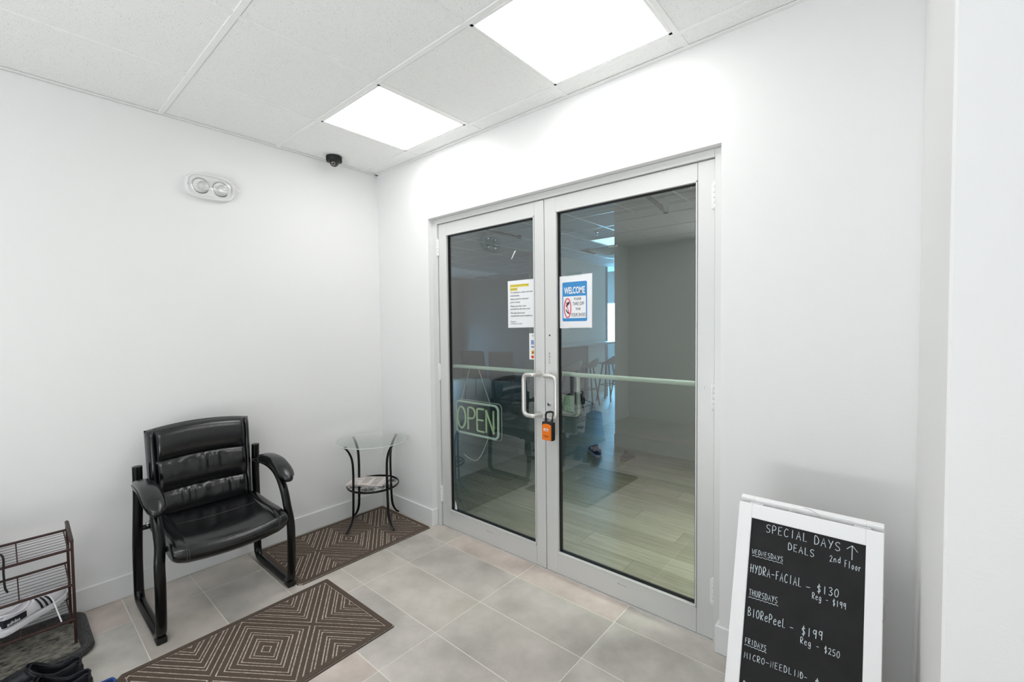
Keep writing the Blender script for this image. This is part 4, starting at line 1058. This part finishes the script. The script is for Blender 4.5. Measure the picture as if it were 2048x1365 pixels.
b = MB(); b.box(IX0, -3.4, IY1, IY1+.1, 0, HI+.1); b.box(-1.3, IX1, IY1, IY1+.1, 0, HI+.1); b.box(-3.4, -1.3, IY1, IY1+.1, 0, .95); b.box(-3.4, -1.3, IY1, IY1+.1, 2.0, HI+.1)
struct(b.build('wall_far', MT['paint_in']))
b = MB(); b.box(IX0, -1.56, 6.5, 6.6, 0, HI+.1); struct(b.build('wall_light_block', MT['paint_dark']))  # added wall, keeps the far window light out of the waiting room
b = MB(); b.box(IX0-.1, IX0, .12, IY1, 0, HI+.1); struct(b.build('wall_waiting_left', MT['paint_dark']))
b = MB(); b.box(IX0, -.1, .0, .12, 0, HI+.1); struct(b.build('wall_waiting_front', MT['paint_in']))
wn = bpy.data.objects.new('window_1', None); COL.objects.link(wn); wn['kind'] = 'structure'; wn.location = (-2.35, IY1, .95); wn['org'] = [-2.35, IY1, .95]
m = MB()
for q in ((-3.4, -3.35, .95, 2.0), (-1.35, -1.3, .95, 2.0), (-2.38, -2.33, .95, 2.0), (-3.4, -1.3, .95, 1.0), (-3.4, -1.3, 1.95, 2.0)): m.box(q[0], q[1], IY1+.02, IY1+.08, q[2], q[3])
m.build('window_frame', MT['trim'], wn)
for a in (-3.35, -2.33): m = MB(); m.box(a, a+.97, IY1+.045, IY1+.05, 1.0, 1.95); m.build('window_pane', MT['clear'], wn)
m = MB(); m.box(-3.4, -1.3, IY1+.40, IY1+.41, .5, 2.4); m.build('bright_sky_panel', MT['daylight'], wn)
# inner ceiling
b = MB(); b.box(IX0, IX1, .12, IY1, HI+.08, HI+.10); CE2 = struct(b.build('ceiling', MT['tee'], loc=(0, 0, 0))); CE2['org'] = [0, 0, 0]
SPC = .61
gx = [.88-SPC*i for i in range(-4, 11)]; gy = [2.50+SPC*i for i in range(-4, 9)]; gx = sorted(gx)
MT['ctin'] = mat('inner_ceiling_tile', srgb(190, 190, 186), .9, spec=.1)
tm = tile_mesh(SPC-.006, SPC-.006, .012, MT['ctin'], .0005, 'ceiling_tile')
for i in range(len(gx)-1):
    for j in range(len(gy)-1):
        if gy[j] < .1 or gx[i] < -4: continue
        if gy[j] > 2.6 and gx[i] > .9: continue
        if (gx[i] < -.2 and gx[i] > -1.2 and 4.3 < gy[j] < 4.6): continue
        o = bpy.data.objects.new('ceiling_tile', tm); COL.objects.link(o); o.parent = CE2; o.location = (gx[i]+SPC/2, gy[j]+SPC/2, HI+.016)
for x in gx:
    m = MB(); m.box(x-.012, x+.012, .12, 7.3, HI, HI+.003); m.build('main_tee', MT['tee'], CE2)
for y in gy:
    m = MB(); m.box(-4.5, IX1 if y < 2.7 else .7, y-.012, y+.012, HI-.0005, HI+.002); m.build('cross_tee', MT['tee'], CE2)
t = thing('ceiling_light', 'pale blue glowing ceiling panel in the far room seen through right door glass', 'ceiling light', (-.35, 3.95, HI))
m = MB(); m.box(-.30, .30, 3.74, 4.30, HI-.004, HI-.001); m.build('diffuser', MT['inlamp'], t)
m = MB(); m.tube([(-.31, 3.73, HI-.002), (.31, 3.73, HI-.002), (.31, 4.31, HI-.002), (-.31, 4.31, HI-.002)], .008, 4, closed=True); m.build('frame', MT['tee'], t)
t = thing('ceiling_vent', 'square ceiling air diffuser in the far room seen through right door glass', 'vent', (-.55, 4.65, HI))
for k in range(3):
    r = .28-.08*k; m = MB(); m.tube([(-.45+r*a, 4.72+r*c, HI-.010-.008*k) for a, c in ((-1, -1), (1, -1), (1, 1), (-1, 1))], .016, 4, closed=True, flat=(1.3, .4)); m.build('louvre', MT['paint_in'], t)
t = thing('sprinkler', 'small ceiling sprinkler head in the far room', 'sprinkler', (.04, 3.32, HI))
m = MB(); m.lathe([(.035, HI), (.03, HI-.006), (.012, HI-.008), (.010, HI-.035), (.02, HI-.040), (.001, HI-.045)], (.04, 3.32, 0), 16); m.build('head', MT['steel'], t)

# bar counter with stools
t = thing('bar_counter', 'long pale bar counter along the far room wall, seen through right door glass', 'counter', (-1.37, 5.2, 0))
m = MB(); m.box(-1.555, -1.17, 4.02, 6.6, 1.035, 1.075, .003); m.build('counter_top', MT['counter'], t)
m = MB(); m.box(-1.55, -1.30, 4.05, 5.35, 0, 1.033, .002); m.build('counter_panel', MT['cpanel'], t)
for y in (5.9, 6.5): m = MB(); m.box(-1.25, -1.21, y, y+.04, 0, 1.033); m.build('leg', MT['counter'], t)
def stool(x, y, label, first=[None]):
    if first[0] is None:
        t = thing('bar_stool', label, 'stool', (0, 0, 0), 'bar stools at the far counter')
        m = MB(); R = []
        for i in range(7):
            v = i/6; r = .10+.09*v**.6
            R.append([Vector((r*cos(a), r*1.05*sin(a), .68+.02*v+.15*v**2*max(0, cos(a))**1.2)) for a in [2*pi*k/20 for k in range(20)]])
        R2 = [[p+Vector((0, 0, -.012)) if False else p*1.0 for p in ring] for ring in R]
        m.loft(R, cap=False); m.bm.faces.new(m.bm.verts[:20]) if False else None
        bmesh.ops.holes_fill(m.bm, edges=[e for e in m.bm.edges if e.is_boundary and all(v.co.z < .685 for v in e.verts)], sides=0)
        so = m.build('seat', MT['greychair'], t); md = so.modifiers.new('t', 'SOLIDIFY'); md.thickness = .012
        for k in range(4):
            a = pi/4+k*pi/2; m = MB(); m.cyl((.09*cos(a), .09*sin(a), .69), (.21*cos(a), .21*sin(a), 0), .013, 8); m.build('leg', MT['blackm'], t)
        m = MB(); m.tube([(.155*cos(pi/4+k*pi/2), .155*sin(pi/4+k*pi/2), .30) for k in range(4)], .007, 6, closed=True); m.build('foot_rest', MT['blackm'], t)
        first[0] = t
    else:
        s = first[0]; t = s.copy(); COL.objects.link(t); t['label'] = label
        for c in list(s.children): d = c.copy(); COL.objects.link(d); d.parent = t
    t.location = (x, y, 0); t.rotation_euler = (0, 0, random.uniform(-.2, .2))
stool(-.92, 4.15, 'grey bar stool nearest the door, at the left end of the far counter'); stool(-.93, 4.72, 'grey bar stool second from the door at the far counter')
stool(-.95, 5.45, 'bar stool third from the door, in front of the counter\'s open end'); stool(-.98, 6.05, 'bar stool farthest from the door at the far counter')
# waiting chairs
def wchair(x, y, label, first=[None]):
    if first[0] is None:
        t = thing('waiting_chair', label, 'chair', (0, 0, 0), 'waiting chairs behind the left door glass')
        m = MB()
        grid(m, lambda u, v: Vector((u*.265*(1-.06*v), .02+.035*u*u+.10*(v-.3), .43+.52*v)), 10, 8); grid(m, lambda u, v: Vector((u*.265, .02+.035*u*u-.42+.40*v, .425+.02*u*u)), 10, 8)
        so = m.build('shell', MT['greychair'], t); md = so.modifiers.new('t', 'SOLIDIFY'); md.thickness = .014
        t2 = t
        for a in (-.22, .22):
            for q in (-.36, .04): m = MB(); m.cyl((a*.9, q, .42), (a, q*1.08, 0), .011, 8); m.build('leg', MT['steel'], t)
        first[0] = t
    else:
        s = first[0]; t = s.copy(); COL.objects.link(t); t['label'] = label
        for c in list(s.children): d = c.copy(); COL.objects.link(d); d.parent = t
    t.location = (x, y, 0); t.rotation_euler = (0, 0, radians(180))
    t.rotation_euler = (0, 0, radians(196))
wchair(-2.98, 4.0, 'grey waiting chair with square back farther left behind the left door glass'); wchair(-2.28, 4.02, 'grey waiting chair with square back nearer the door handles behind the left glass')
# shoes left in the inner hall
sneaker('sneaker', 'dark trainer with light sole standing by the inner hall baseboard', (1.02, 2.10, 0), (.99, 2.38, 0), up='blackm', so='insole', stripe=None, heelm='blackm', group='shoes in the inner hall')
sneaker('sneaker', 'teal trainer with a white sole at the hall wall corner', (.72, 2.16, 0), (.52, 2.34, 0), up='teal' if 'teal' in MT else 'bluecloth', so='white_rub', stripe='white_rub', heelm='blackm', group='shoes in the inner hall')
